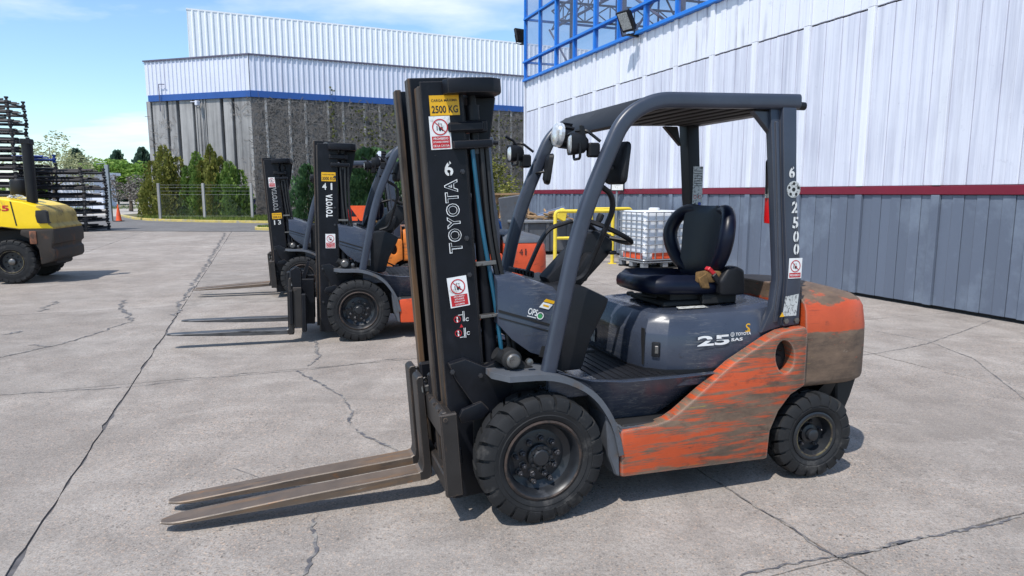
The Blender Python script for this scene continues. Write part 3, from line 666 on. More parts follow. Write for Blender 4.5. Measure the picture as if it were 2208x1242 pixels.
        for x, z in ((-1.45, 0.925), (-1.52, 0.925)): lathe(b, [(0.016, 0), (0.016, 0.010), (0.0001, 0.011)], 6, xf=Matrix.Translation((x, sgn*0.50, z)) @ (Matrix.Rotation(0, 4, 'Z') if sgn > 0 else Matrix.Rotation(pi, 4, 'Z')))
        obj('bolt', b, 'steel', rp)
        b = B(); prism(b, [(-1.20, 2.055), (-1.30, 2.055), (-1.33, 1.93)], 'y', sgn*0.42, sgn*0.46, 0.004); obj('gusset', b, 'grey_post' if sgn > 0 else 'black', gu)
    b = B(); prism(b, [(-0.405, 1.955), (-0.425, 1.995), (-0.52, 2.085), (-0.62, 2.112), (-0.62, 2.085), (-0.535, 2.062), (-0.45, 1.985), (-0.435, 1.945)], 'y', -0.47, 0.455, 0.008, 2); obj('front_header', b, 'black', gu, 40)
    b = B(); box(b, -1.475, -1.40, -0.46, 0.46, 2.06, 2.125, 0.015, 2); obj('rear_header', b, 'grey_post', gu)
    b = B(); lathe(b, [(0.022, 0.0), (0.022, 0.06), (0.016, 0.064), (0.0001, 0.064)], 12, xf=Matrix.Translation((-1.475, 0.45, 2.09)) @ Matrix.Rotation(radians(90), 4, 'Z')); obj('end_cap', b, 'black', gu)
    for k in range(8):
        x = -0.68-k*0.095
        b = B(); box(b, x-0.028, x+0.028, -0.455, 0.455, 2.060-0.000, 2.082, 0.004); obj('roof_bar', b, 'dark', gu)
    b = B(); box(b, -1.40, -0.62, -0.452, 0.452, 2.096, 2.104, 0.002); obj('roof_sheet', b, 'dark', gu)
    # ---- lamps and mirrors
    def lamp(pos, yaw_, sz=0.105):
        l = empty('work_lamp', gu, loc=pos, rot=(0, 0, yaw_))
        b = B(); sh = rrect(sz, sz, 0.03, 3)
        ringz = lambda k, x: [(x, y*k, z*k) for y, z in sh]
        loft(b, [ringz(0.45, -0.062), ringz(0.85, -0.040), ringz(1.0, 0.0), ringz(1.03, 0.028), ringz(0.92, 0.030), ringz(0.90, 0.022)]); obj('housing', b, 'black', l)
        b = B(); loft(b, [ringz(0.90, 0.0215), ringz(0.6, 0.030), ringz(0.2, 0.033)], cap0=False); obj('lens', b, 'lens', l, 80)
        b = B(); tube(b, fillet([(-0.01, sz*0.56, 0), (-0.01, sz*0.56, -sz*0.7), (-0.01, -sz*0.56, -sz*0.7), (-0.01, -sz*0.56, 0)], 0.02, 3), 0.007, 6)
        tube(b, fillet([(-0.01, -sz*0.3, sz*0.6), (-0.05, 0.02, sz*0.62), (-0.12, 0.03, sz*0.1)], 0.02, 3), 0.008, 6); obj('bracket', b, 'black', l)
        return l
    lamp((-0.215, 0.40, 1.865), -0.15); lamp((-0.185, -0.47, 1.865), 0.0, 0.10)
    b = B(); box(b, -0.33, -0.27, 0.405, 0.45, 1.80, 1.87, 0.008); prism(b, [(-0.27, 1.86), (-0.25, 1.95), (-0.23, 1.955), (-0.24, 1.85)], 'y', 0.41, 0.43, 0.003); obj('lamp_mount', b, 'black', gu)
    b = B(); box(b, -0.29, -0.23, -0.50, -0.43, 1.78, 1.86, 0.01); tube(b, [(-0.24, -0.46, 1.86), (-0.18, -0.46, 1.94), (-0.13, -0.46, 1.965)], 0.008, 6); obj('lamp_mount', b, 'black', gu)
    b = B(); tilt2 = Matrix.Translation((-0.29, -0.02, 1.945)) @ Matrix.Rotation(radians(-6), 4, 'Y')
    lathe(b, [(0.03, -0.07), (0.06, -0.06), (0.062, -0.02)], 20, 0, ax='x', xf=tilt2, caps=True)
    for k in range(10):
        a = 2*pi*k/10; box(b, -0.075, -0.02, 0.050, 0.071, -0.005, 0.005, mi=0, xf=tilt2 @ Matrix.Rotation(a, 4, 'X'))
    lathe(b, [(0.066, -0.02), (0.068, 0.0), (0.060, 0.012)], 20, 1, ax='x', xf=tilt2, caps=True)
    lathe(b, [(0.058, 0.013), (0.04, 0.022), (0.0001, 0.024)], 20, 1, ax='x', xf=tilt2); obj('round_lamp', b, ['black', 'lens'], gu)
    for pos, rz, w_, h_ in (((-0.455, 0.395, 1.775), radians(200), 0.15, 0.215), ((-0.40, -0.40, 1.77), radians(165), 0.13, 0.19)):
        mr = empty('mirror', gu, loc=pos, rot=(0, radians(8), rz))
        sh = rrect(w_, h_, 0.03, 3); b = B()
        rg = lambda k, x: [(x, y*k, z*k) for y, z in sh]
        loft(b, [rg(0.7, -0.035), rg(0.95, -0.022), rg(1.0, 0.0), rg(0.93, 0.006)]); obj('housing', b, 'black', mr)
        b = B(); loft(b, [rg(0.92, 0.0065), rg(0.5, 0.008)], cap0=False); obj('glass', b, 'mirror', mr)
        b = B(); tube(b, fillet([(-0.03, 0, -0.02), (-0.07, 0.01, -0.03), (-0.09, 0.05 if pos[1] < 0 else -0.05, -0.04)], 0.02, 3), 0.008, 6); obj('arm', b, 'black', mr)
    # ---- tilt cylinders
    for sgn in (1, -1):
        b = B(); tube(b, [(0.20, sgn*0.40, 0.845), (-0.20, sgn*0.40, 0.60)], 0.032, 12); lathe(b, [(0.05, -0.03), (0.05, 0.035), (0.035, 0.045), (0.0001, 0.045)], 18, xf=Matrix.Translation((0.125, sgn*0.41, 0.815)) @ (Matrix.Identity(4) if sgn > 0 else Matrix.Rotation(pi, 4, 'Z')))
        obj('tilt_cylinder', b, 'dark', root)
        b = B(); lathe(b, [(0.036, 0.04), (0.036, 0.060), (0.028, 0.066), (0.018, 0.066), (0.018, 0.074), (0.0001, 0.074)], 18, xf=Matrix.Translation((0.125, sgn*0.41, 0.815)) @ (Matrix.Identity(4) if sgn > 0 else Matrix.Rotation(pi, 4, 'Z')))
        lathe(b, [(0.018, 0.05), (0.018, 0.07), (0.0001, 0.075)], 8, xf=Matrix.Translation((0.045, sgn*0.41, 0.805)) @ (Matrix.Identity(4) if sgn > 0 else Matrix.Rotation(pi, 4, 'Z')))
        obj('pivot_pin', b, 'steel', root)
    # ---- mast: built upright, leaning forward about its foot
    H = o.get('mast_h', 2.07)
    mast = empty('mast', root, loc=(0.393, 0, 0.10), rot=(0, radians(o.get('tilt', 4.0)), 0))
    for sgn in (1, -1):
        b = B(); S = lambda a: sgn*a
        box(b, -0.195, 0.0, S(0.305), S(0.325), -0.02, H-0.03, 0.003, mi=0)
        box(b, -0.022, 0.012, S(0.225), S(0.318), -0.02, H-0.05, 0.004, mi=1); box(b, -0.205, -0.18, S(0.225), S(0.32), -0.02, H-0.04, 0.004, mi=0)
        obj('outer_channel', b, ['mast', 'mast_worn'], mast)
        b = B()
        box(b, -0.16, 0.03, S(0.215), S(0.235), 0.03, H, 0.003, mi=0); box(b, 0.008, 0.040, S(0.150), S(0.232), 0.03, H, 0.004, mi=1); box(b, -0.17, -0.145, S(0.150), S(0.232), 0.03, H, 0.004, mi=0)
        obj('inner_channel', b, ['mast', 'mast_worn'], mast)
        b = B(); tube(b, [(-0.255, S(0.275), 0.15), (-0.255, S(0.275), 1.72)], 0.036, 14); obj('lift_cylinder', b, 'mast', mast)
        b = B(); tube(b, [(-0.255, S(0.275), 1.72), (-0.255, S(0.275), H-0.07)], 0.022, 12); tube(b, [(-0.255, S(0.275), 1.86), (-0.255, S(0.275), 1.93)], 0.034, 12); obj('cylinder_rod', b, 'black', mast)
        b = B()
        box(b, -0.29, -0.115, S(0.30), S(0.345), 1.805, 1.85, 0.008); box(b, -0.31, -0.20, S(0.25), S(0.335), 1.80, 1.855, 0.006)
        box(b, -0.325, -0.13, S(0.235), S(0.355), 1.725, 1.765, 0.012, 2); obj('cylinder_clamp', b, 'mast', mast)
        # pivot bracket plate low on the rail
        b = B(); prism(b, [(-0.04, 0.62), (-0.015, 0.70), (-0.10, 0.715), (-0.20, 0.66), (-0.34, 0.70), (-0.36, 0.60), (-0.30, 0.42), (-0.16, 0.40), (-0.13, 0.46)], 'y', S(0.322), S(0.375), 0.012, 2); prism(b, [(-0.04, 0.43), (-0.06, 0.465), (-0.16, 0.49), (-0.20, 0.44), (-0.16, 0.40), (-0.05, 0.395)], 'y', S(0.36), S(0.39), 0.01, 2)
        obj('mast_bracket', b, 'mast', mast)
        b = B(); box(b, -0.075, -0.055, S(0.085), S(0.13), 0.35, H-0.1)
        for k in range(int((H-0.5)/0.05)): box(b, -0.082, -0.048, S(0.080), S(0.135), 0.36+k*0.05, 0.39+k*0.05, 0.003)
        obj('lift_chain', b, 'mast', mast)
    b = B()
    plan = [(-0.10, -0.345), (-0.115, -0.395), (-0.20, -0.41), (-0.33, -0.395), (-0.385, -0.35), (-0.40, -0.28), (-0.40, 0.28), (-0.385, 0.35), (-0.33, 0.395), (-0.20, 0.41), (-0.115, 0.395), (-0.10, 0.345), (-0.11, 0.31), (-0.20, 0.31), (-0.25, 0.24), (-0.25, -0.24), (-0.20, -0.31), (-0.11, -0.31)]
    prism(b, plan, 'z', H-0.095, H-0.025, 0.012, 2); obj('top_tie_beam', b, 'mast', mast, 40)
    for sgn in (1, -1):
        b = B(); prism(b, [(-0.25, H-0.095), (-0.395, H-0.095), (-0.33, H-0.40), (-0.295, H-0.52), (-0.255, H-0.52), (-0.265, H-0.30), (-0.30, H-0.16)], 'y', sgn*0.19, sgn*0.22, 0.006); obj('tie_gusset', b, 'mast', mast)
    for z in (0.10, 0.95, 1.58):
        b = B(); box(b, -0.21, -0.175, -0.30, 0.30, z, z+0.10, 0.006); obj('cross_member', b, 'mast', mast)
    b = B(); tube(b, [(-0.215, 0.0, 0.12), (-0.215, 0.0, 1.45)], 0.045, 14); obj('centre_cylinder', b, 'mast', mast)
    # hoses down the near rail
    b = B(); tube(b, fillet([(-0.228, 0.325, 1.72), (-0.245, 0.325, 1.35), (-0.285, 0.33, 0.98), (-0.30, 0.33, 0.72)], 0.3, 5), 0.0105, 8); obj('hydraulic_hose', b, 'cyan' if hi else 'hose', mast)
    for x0, yy in ((-0.275, 0.315), (-0.305, 0.30)):
        b = B(); tube(b, fillet([(x0, yy, 1.75), (x0-0.005, yy, 1.30), (x0-0.055, yy, 0.95), (x0-0.075, yy, 0.62)], 0.2, 5), 0.013, 8); obj('hydraulic_hose', b, 'hose', mast)
    b = B(); tube(b, fillet([(-0.06, 0.02, 1.05), (-0.09, 0.03, 0.85), (-0.05, 0.05, 0.60)], 0.1, 4), 0.012, 6); obj('hydraulic_hose', b, 'hose', mast)
    b = B(); box(b, -0.10, 0.0, -0.21, -0.02, 0.0, 0.10, 0.01); box(b, -0.10, 0.02, -0.19, -0.14, 0.44, 0.58, 0.01); obj('roller_block', b, 'mast', mast)
    bolt = B(); lathe(bolt, [(0.013, 0), (0.013, 0.003), (0.0095, 0.0035), (0.0095, 0.011), (0.0001, 0.0115)], 6); boltm = mesh('bolt', bolt, 'nut')
    for x_, z_ in ((-0.03, 0.66), (-0.17, 0.62), (-0.03, 0.30), (-0.15, 0.30), (-0.165, 1.12), (-0.165, 1.30), (-0.17, 1.62)): link('bolt', boltm, mast, loc=(x_, 0.325 if z_ < 0.5 or z_ > 1.0 else 0.374, z_))
    for sgn in (1, -1):
        b = B(); lathe(b, [(0.001, 0), (0.042, 0), (0.046, 0.006), (0.046, 0.034), (0.042, 0.04), (0.001, 0.04)], 18, xf=Matrix.Translation((-0.09, sgn*0.262-0.02, 1.93))); obj('roller', b, 'steel', mast)
        b = B(); box(b, -0.255, -0.205, sgn*0.285, sgn*0.345, 0.62, 0.66, 0.004); box(b, -0.30, -0.20, sgn*0.31, sgn*0.35, 1.16, 1.18, 0.002); box(b, -0.33, -0.20, sgn*0.31, sgn*0.352, 0.90, 0.915, 0.002); obj('hose_clip', b, 'steel', mast)
        b = B(); tube(b, [(-0.255, sgn*0.275, 1.70), (-0.255, sgn*0.275, 1.735)], 0.042, 14); tube(b, [(-0.255, sgn*0.275, 0.15), (-0.255, sgn*0.275, 0.22)], 0.044, 14); tube(b, fillet([(-0.255, sgn*0.31, 0.24), (-0.255, sgn*0.35, 0.25), (-0.30, sgn*0.35, 0.40)], 0.02, 3), 0.009, 6); obj('cylinder_gland', b, 'nut', mast)
    # ---- carriage, riding on the mast
    car = empty('carriage', root, loc=(0.393+o.get('car_dx', 0), 0, 0.10), rot=(0, radians(o.get('tilt', 4.0)), 0))
    dz = o.get('lift', 0.0)
    b = B(); prism(b, [(0.030, 0.36), (0.066, 0.36), (0.066, 0.475), (0.052, 0.490), (0.030, 0.490)], 'y', -0.49, 0.455, 0.004); box(b, 0.0, 0.03, -0.46, 0.45, 0.41, 0.475, 0.004)
    for k in range(9): box(b, 0.045, 0.067, -0.44+k*0.105, -0.425+k*0.105, 0.476, 0.4935)
    obj('upper_bar', b, 'fork_shank', car)
    b = B(); box(b, 0.030, 0.066, -0.49, 0.455, 0.075, 0.165, 0.006); obj('lower_bar', b, 'fork_shank', car)
    for sgn in (1, -1):
        b = B(); box(b, -0.015, 0.070, sgn*0.44, sgn*0.475, 0.065, 0.485, 0.006, mi=0); lathe(b, [(0.010, 0), (0.010, 0.006), (0.0001, 0.006)], 8, xf=Matrix.Translation((0.045, sgn*0.474, 0.46))); obj('end_plate', b, ['fork_shank'], car)
        b = B(); box(b, -0.14, 0.03, sgn*0.17, sgn*0.205, 0.05, 0.54, 0.008); box(b, -0.05, 0.03, sgn*0.24, sgn*0.36, 0.17, 0.26, 0.008); obj('carriage_plate', b, 'mast', car)
        b = B(); box(b, -0.06, 0.05, sgn*0.10, sgn*0.135, 0.47, 0.60, 0.01); prism(b, [(0.02, 0.48), (-0.07, 0.72), (-0.10, 0.72), (-0.03, 0.48)], 'y', sgn*0.16, sgn*0.175); obj('chain_anchor', b, 'mast', car)
    # ---- forks
    for y in o['forks']:
        b = B()
        zt, zb = 0.585, -0.005+dz
        L = o.get('fork_len', 1.20)
        sh = [(0.112, zt-0.015), (0.098, zt), (0.072, zt), (0.070, zb+0.10), (0.070, zb+0.03), (0.082, zb+0.006), (0.10, zb), (0.30, zb), (L*0.55+0.07, zb), (0.07+L, zb+0.022), (0.075+L, zb+0.032), (0.07+L, zb+0.036), (L*0.55+0.07, zb+0.044), (0.30, zb+0.046), (0.145, zb+0.046), (0.122, zb+0.055), (0.114, zb+0.085)]
        prism(b, [(0.112, zt-0.015), (0.098, zt), (0.072, zt), (0.070, zb+0.10), (0.070, zb+0.03), (0.082, zb+0.006), (0.10, zb), (0.20, zb), (0.20, zb+0.046), (0.145, zb+0.046), (0.122, zb+0.055), (0.114, zb+0.085)], 'y', y-0.060, y+0.060, 0.004)
        rings = []
        for t in [0, 0.03, 0.15, 0.3, 0.45, 0.55, 0.65, 0.75, 0.83, 0.885, 0.92, 0.95, 0.972, 0.988, 0.997, 1.0]:
            x = 0.135+(L+0.07-0.135)*t; hw = 0.0606*(1.0 if t < 0.88 else max(0.12, 1-((t-0.88)/0.12)**2.4)**0.5 if t > 0.88 else 1); hw = max(hw, 0.012)
            tp = zb+0.0468-0.011*max(0, t-0.45)/0.55; bt_ = zb-0.0006+0.025*max(0, t-0.4)/0.6; c_ = min(0.004, hw*0.4)
            rings.append([(x, y-hw+c_, bt_), (x, y-hw, bt_+c_), (x, y-hw, tp-c_), (x, y-hw+c_, tp), (x, y+hw-c_, tp), (x, y+hw, tp-c_), (x, y+hw, bt_+c_), (x, y+hw-c_, bt_)])
        loft(b, rings)
        for f in b.faces:
            c = f.calc_center_median(); f.material_index = 1 if (c.x < 0.14 and c.z > zb+0.05) else 0
        fk = obj('fork', b, [o['fork_mat'], 'fork_shank'], car, 30)
        b = B(); box(b, 0.035, 0.072, y-0.045, y+0.045, 0.492, 0.53, 0.006); tube(b, fillet([(0.05, y+0.02, 0.53), (0.055, y+0.04, 0.575), (0.085, y+0.05, 0.56), (0.08, y+0.06, 0.50)], 0.02, 3), 0.006, 6); obj('fork_latch', b, 'steel', fk)
    if o.get('attach'):
        b = B(); box(b, 0.07, 0.11, -0.50, 0.50, 0.10, 0.46, 0.01); box(b, 0.07, 0.13, 0.30, 0.42, -0.02, 0.64, 0.01); prism(b, [(-0.02, 0.46), (-0.02, 0.66), (0.04, 0.70), (0.10, 0.66), (0.10, 0.46)], 'y', 0.36, 0.46, 0.01); box(b, -0.06, -0.01, 0.40, 0.50, 0.02, 0.42, 0.01); obj('fork_positioner', b, 'mast', car)
    # ---- prints on the near mast rail (outer web at y = 0.325)
    Y = 0.3262
    def at(x, z): return (x, Y, z)
    p = Print(); p.rect(0, 0, 0.142, 0.092, 'yellow_label'); p.text('CARGA MÁXIMA', 0, 0.024, 0.0145, 'ink', 0.0008, width=0.125); p.text(o['cap'], 0, -0.018, 0.034, 'ink', 0.0008, width=0.126, offset=0.02)
    p.done('load_label', mast, at(-0.108, o.get('z_cap', 1.875)), NEAR_U, NEAR_V)
    lines4 = ['PROHIBIDO', 'SITUARSE', 'DEBAJO DE', 'LA CARGA']
    for x, z, w_, h_, ln, sk in o['stickers']:
        prohib(mast, at(x, z), (-1, 0, sk), NEAR_V, w_, h_, ln)
    p = Print(); BL = o.get('brand_len', 0.352); p.text('TOYOTA', 0, 0, 0.067, 'white', 0, width=BL, offset=0.035, spacing=1.12)
    if o.get('outlined', True): p.text('TOYOTA', 0, 0, 0.067*0.88, 'mast', 0.0008, width=BL*0.972, offset=0.0, spacing=1.12)
    p.done('maker_print', mast, at(*o['brand']), (0, 0, 1), (1, 0, 0))
    for i, ch in enumerate(o['num']):
        p = Print(); p.text(ch, 0, 0, 0.070, 'stencil', 0, width=0.042 if ch != '1' else 0.016, offset=0.02)
        if ch != '1':
            for q in (1, -1): p.rect(0.002, q*0.030, 0.006, 0.020, 'mast', 0.0008)
        p.done('stencil_number', mast, (o['num_at'][0]-(i-(len(o['num'])-1)/2)*0.072, Y, o['num_at'][1]), NEAR_U, NEAR_V)
    return root, mast, gu, hd, cw, cwo

# ------------------------------------------------------------------ setting materials
def concrete(name, c0, c1, speck=True, rnd=0.10, scale=1.0):
    n = NT(name); o = n.mapping(src='Object'); g = n.N.new('ShaderNodeNewGeometry').outputs['Position']
    big = n.noise(g, 0.35*scale, 6, 0.62); mid = n.noise(g, 2.2*scale, 7, 0.68); fine = n.noise(g, 38, 5, 0.7)
    c = n.mix(n.ramp(big, 0.32, 0.68), c0, c1)
    c = n.mix(n.math('MULTIPLY', n.ramp(mid, 0.40, 0.66), 0.75), c, mul(c0, 0.76))
    pale = n.noise(g, 1.3, 7, 0.7, 0.6); c = n.mix(n.math('MULTIPLY', n.ramp(pale, 0.54, 0.70), 0.6), c, mul(c1, 1.14))
    st = n.noise(n.mapping((1.2, 5.5, 1), rot=(0, 0, 0.36)), 0.5, 6, 0.65)
    c = n.mix(n.math('MULTIPLY', n.ramp(st, 0.55, 0.75), 0.35), c, mul(c1, 1.18))
    c = n.mix(n.math('MULTIPLY', n.ramp(fine, 0.38, 0.66), 0.5), c, mul(c0, 0.60))
    f2 = n.noise(g, 130, 4, 0.75); c = n.mix(n.math('MULTIPLY', n.ramp(f2, 0.52, 0.64), 0.45), c, mul(c0, 0.48)); c = n.mix(n.math('MULTIPLY', n.ramp(n.math('SUBTRACT', 1.0, f2), 0.54, 0.64), 0.4), c, mul(c1, 1.15))
    ty = n.noise(n.mapping((3.4, 0.22, 1), rot=(0, 0, -0.36), loc=(4, 7, 0)), 1.0, 5, 0.62); c = n.mix(n.math('MULTIPLY', n.ramp(ty, 0.56, 0.72), 0.30), c, mul(c0, 0.62))
    oil = n.noise(g, 0.55, 5, 0.6, 0.8); c = n.mix(n.math('MULTIPLY', n.ramp(oil, 0.60, 0.74), 0.45), c, mul(c0, 0.52))
    if speck:
        patch = n.ramp(n.noise(g, 0.8, 5, 0.65), 0.34, 0.66)
        wob = n.N.new('ShaderNodeVectorMath'); wob.operation = 'ADD'; nz = n.N.new('ShaderNodeTexNoise'); nz.inputs['Scale'].default_value = 60; n.link(g, nz.inputs['Vector'])
        sc_ = n.N.new('ShaderNodeVectorMath'); sc_.operation = 'SCALE'; sc_.inputs['Scale'].default_value = 0.016; n.link(nz.outputs['Color'], sc_.inputs[0]); n.link(g, wob.inputs[0]); n.link(sc_.outputs[0], wob.inputs[1])
        for sc3, lo_, hi_, pk, dk, amt in ((120, 0.28, 0.52, 0.30, 0.46, 0.75), (70, 0.24, 0.46, 0.45, 0.38, 0.85), (44, 0.18, 0.36, 0.58, 0.32, 0.9), (27, 0.14, 0.26, 0.80, 0.26, 0.9)):
            v = n.voro(wob.outputs[0], sc3); k = n.ramp(v.outputs['Distance'], lo_, hi_, (1, 1, 1), (0, 0, 0)); cc_ = n.sep(v.outputs['Color'])
            pick = n.ramp(cc_['X'], pk, pk+0.04); pc = n.mix(n.ramp(cc_['Y'], 0.25, 0.95), mul(c0, dk), srgb(186, 164, 146))
            c = n.mix(n.math('MULTIPLY', n.math('MULTIPLY', n.math('MULTIPLY', k, pick), n.math('ADD', n.math('MULTIPLY', patch, 0.75), 0.25)), amt), c, pc)
        n.bump(n.math('ADD', n.math('MULTIPLY', fine, 0.6), n.math('MULTIPLY', mid, 0.9)), 0.55, 0.012)
    else: n.bump(fine, 0.25, 0.006)
    if rnd:
        c = n.mix(1.0, c, n.ramp(n.rnd(), 0.0, 1.0, (1-rnd,)*3, (1+rnd*0.4, 1+rnd*0.3, 1+rnd*0.25)), 'MULTIPLY')
    n.col(c); n.setin('Roughness', 0.9); n.setin('Specular IOR Level', 0.25)
    return n.m
M['slab'] = concrete('yard_concrete', srgb(138, 131, 125), srgb(180, 173, 166))
M['ground'] = concrete('far_pavement', srgb(168, 162, 154), srgb(188, 182, 174), False, 0, 0.3)
M['asphalt'] = concrete('worn_asphalt', srgb(110, 108, 108), srgb(130, 128, 127), False, 0)
M['tar'] = paint('crack_tar', srgb(84, 83, 87), 0.85, 0, 0.25, 14, [(srgb(140, 135, 129), (11, 11, 11), 0.46, 0.58)], bump=0.3)
M['joint'] = paint('joint_filler', srgb(84, 82, 84), 0.85, 0, 0.3, 14, [(srgb(112, 106, 100), (6, 6, 6), 0.5, 0.66)])
M['kerb'] = paint('yellow_kerb_paint', srgb(186, 168, 96), 0.8, 0, 0.2, 5, [(srgb(150, 146, 138), (2, 2, 4), 0.50, 0.62)])
M['soil'] = paint('dry_soil', srgb(96, 82, 62), 0.95, 0, 0.3, 4, [(srgb(70, 84, 40), (1.5, 1.5, 1.5), 0.45, 0.62)], bump=0.3)
def leaf_mat(name, col, col2, rough=0.6):
    n = NT(name); geo = n.N.new('ShaderNodeNewGeometry')
    r = geo.outputs['Random Per Island']
    c = n.mix(n.ramp(r, 0.0, 1.0), col, col2)
    c = n.mix(n.ramp(n.noise(n.mapping(), 1.6, 3, 0.5), 0.35, 0.65), mul_node(n, c, 0.62), c)
    n.col(c); n.setin('Roughness', rough); n.setin('Specular IOR Level', 0.2)
    tr = n.N.new('ShaderNodeBsdfTranslucent'); n.link(c, tr.inputs['Color'])
    ms = n.N.new('ShaderNodeMixShader'); ms.inputs[0].default_value = 0.25
    out = [x for x in n.N if x.type == 'OUTPUT_MATERIAL'][0]
    n.link(n.b.outputs[0], ms.inputs[1]); n.link(tr.outputs[0], ms.inputs[2]); n.link(ms.outputs[0], out.inputs[0])
    return n.m
def mul_node(n, c, k): return n.mix(1.0, c, (k, k, k), 'MULTIPLY')
M['leaf'] = leaf_mat('tree_leaves', srgb(92, 132, 52), srgb(150, 178, 84))
M['leaf_dark'] = leaf_mat('conifer_needles', srgb(56, 84, 56), srgb(92, 124, 80))
M['leaf_thuja'] = leaf_mat('thuja_foliage', srgb(98, 108, 48), srgb(158, 156, 80))
M['leaf_lower'] = leaf_mat('thuja_green', srgb(86, 118, 52), srgb(138, 162, 82))
M['leaf_creeper'] = leaf_mat('creeper_leaf', srgb(66, 70, 42), srgb(110, 116, 60))
M['leaf_pale'] = leaf_mat('spring_leaves', srgb(150, 158, 110), srgb(188, 190, 150))
M['leaf_far'] = leaf_mat('distant_evergreen', srgb(70, 96, 82), srgb(98, 124, 104))
M['grass'] = leaf_mat('grass', srgb(84, 112, 44), srgb(140, 150, 76))
M['vine'] = paint('bare_vine_stems', srgb(112, 107, 103), 0.9, 0, 0.35, 3)
M['bark'] = paint('bark', srgb(92, 82, 72), 0.95, 0, 0.25, 6, bump=0.3)
M['cladding'] = paint('white_cladding', srgb(232, 235, 236), 0.42, 0, 0.03, 2)
M['cladding2'] = paint('pale_cladding', srgb(206, 210, 224), 0.5, 0, 0.04, 0.5, [(srgb(176, 176, 190), (3, 3, 0.15), 0.56, 0.72)])
M['blueband'] = paint('blue_band', srgb(34, 78, 146), 0.45, 0, 0.1, 1)
M['frameblue'] = paint('blue_frame', srgb(28, 116, 208), 0.38, 0, 0.06, 3)
M['louver'] = paint('navy_louvre', srgb(28, 38, 72), 0.6)
def streak_wall(name, base, dark, lo=0.52, hi=0.75, amt=0.8, rnd=0.05, vs=(5, 5, 0.22)):
    n = NT(name); g = n.N.new('ShaderNodeNewGeometry').outputs['Position']
    mp = n.N.new('ShaderNodeMapping'); mp.inputs['Scale'].default_value = vs; n.link(g, mp.inputs[0])
    s1 = n.noise(mp.outputs[0], 1.0, 8, 0.7); b1 = n.noise(g, 0.5, 4, 0.6)
    k = n.math('MULTIPLY', n.ramp(n.math('ADD', n.math('MULTIPLY', s1, 0.7), n.math('MULTIPLY', b1, 0.3)), lo, hi), amt)
    c = n.mix(k, base, dark)
    c = n.mix(n.math('MULTIPLY', n.ramp(n.noise(g, 9, 5, 0.7), 0.62, 0.75), 0.35), c, mul(dark, 0.8))
    c = n.mix(1.0, c, n.ramp(n.rnd(), 0, 1, (1-rnd,)*3, (1+rnd*0.3,)*3), 'MULTIPLY')
    n.col(c); n.setin('Roughness', 0.55); n.bump(s1, 0.05, 0.01)
    return n.m
M['wall_white'] = streak_wall('white_wall_panel', srgb(212, 215, 227), srgb(160, 163, 181), 0.44, 0.68, 0.85, 0.05, (11, 11, 0.3))
M['pilaster'] = streak_wall('white_pilaster', srgb(222, 225, 233), srgb(182, 185, 199), 0.48, 0.70, 0.8)
M['wall_white2'] = streak_wall('upper_wall_panel', srgb(222, 225, 234), srgb(150, 152, 168), 0.51, 0.68, 0.85, 0.05, (9, 9, 0.5))
M['wall_blue'] = streak_wall('grey_blue_wall_panel', srgb(96, 105, 121), srgb(120, 131, 146), 0.50, 0.58, 0.6, 0.10, (0.9, 0.9, 0.9))
M['burgundy'] = paint('burgundy_band', srgb(112, 16, 42), 0.45, 0, 0.12, 1.2)
M['conc_wall'] = streak_wall('weathered_concrete', srgb(160, 158, 156), srgb(92, 90, 90), 0.44, 0.66, 0.95, 0.14, (2.6, 2.6, 0.10))
M['conc_dark'] = streak_wall('dark_concrete', srgb(112, 108, 106), srgb(74, 72, 72), 0.45, 0.65, 0.8, 0.1, (2.5, 2.5, 0.4))
M['truss'] = paint('truss_steel', srgb(86, 84, 104), 0.6, 0, 0.15, 1)
M['galv'] = paint('galvanised_steel', srgb(150, 154, 160), 0.4, 0.6, 0.1, 5)
M['railyellow'] = paint('yellow_rail_paint', srgb(222, 196, 62), 0.45, 0, 0.1, 5, [(srgb(120, 104, 60), (7, 7, 7), 0.66, 0.74)])
M['plastic_white'] = paint('white_tank_plastic', srgb(212, 216, 222), 0.35, 0, 0.04, 3)
M['orange_plain'] = paint('orange_plastic', srgb(214, 84, 48), 0.5, 0, 0.1, 6)
M['cone'] = paint('cone_orange', srgb(224, 84, 34), 0.55, 0, 0.1, 6)
M['wood'] = paint('weathered_timber', srgb(146, 118, 86), 0.85, 0, 0.25, 6, [(srgb(100, 84, 70), (3, 20, 20), 0.5, 0.65)])
M['rack'] = paint('dark_rack_steel', srgb(52, 50, 52), 0.6, 0.3, 0.25, 3, [(srgb(100, 80, 72), (5, 5, 5), 0.6, 0.72), (srgb(140, 138, 136), (6, 6, 6), 0.66, 0.74)])
M['rack_blue'] = paint('blue_rack_steel', srgb(34, 62, 132), 0.5, 0.2, 0.2, 3)
M['yellow'] = paint('yellow_truck_paint', srgb(246, 206, 18), 0.35, 0, 0.07, 2, [(srgb(150, 128, 66), (3, 3, 3), 0.60, 0.72), (srgb(60, 50, 34), (12, 12, 12), 0.70, 0.74)])
M['yellow_dirty'] = paint('grimy_yellow_paint', srgb(168, 142, 66), 0.6, 0, 0.2, 3, [(srgb(88, 74, 50), (4, 4, 4), 0.48, 0.66)])
M['grime'] = paint('grimy_black_iron', srgb(40, 33, 28), 0.7, 0, 0.3, 4, [(srgb(84, 56, 38), (5, 5, 5), 0.56, 0.70), (srgb(120, 102, 40), (4, 4, 4), 0.70, 0.74)], bump=0.15)
M['car_dark'] = paint('dark_car_paint', srgb(34, 40, 52), 0.2, 0.2, 0.05, 3)
M['car_glass'] = paint('car_glass', (0.02, 0.025, 0.03), 0.08)
M['tail'] = paint('tail_lamp_red', srgb(180, 18, 26), 0.15)
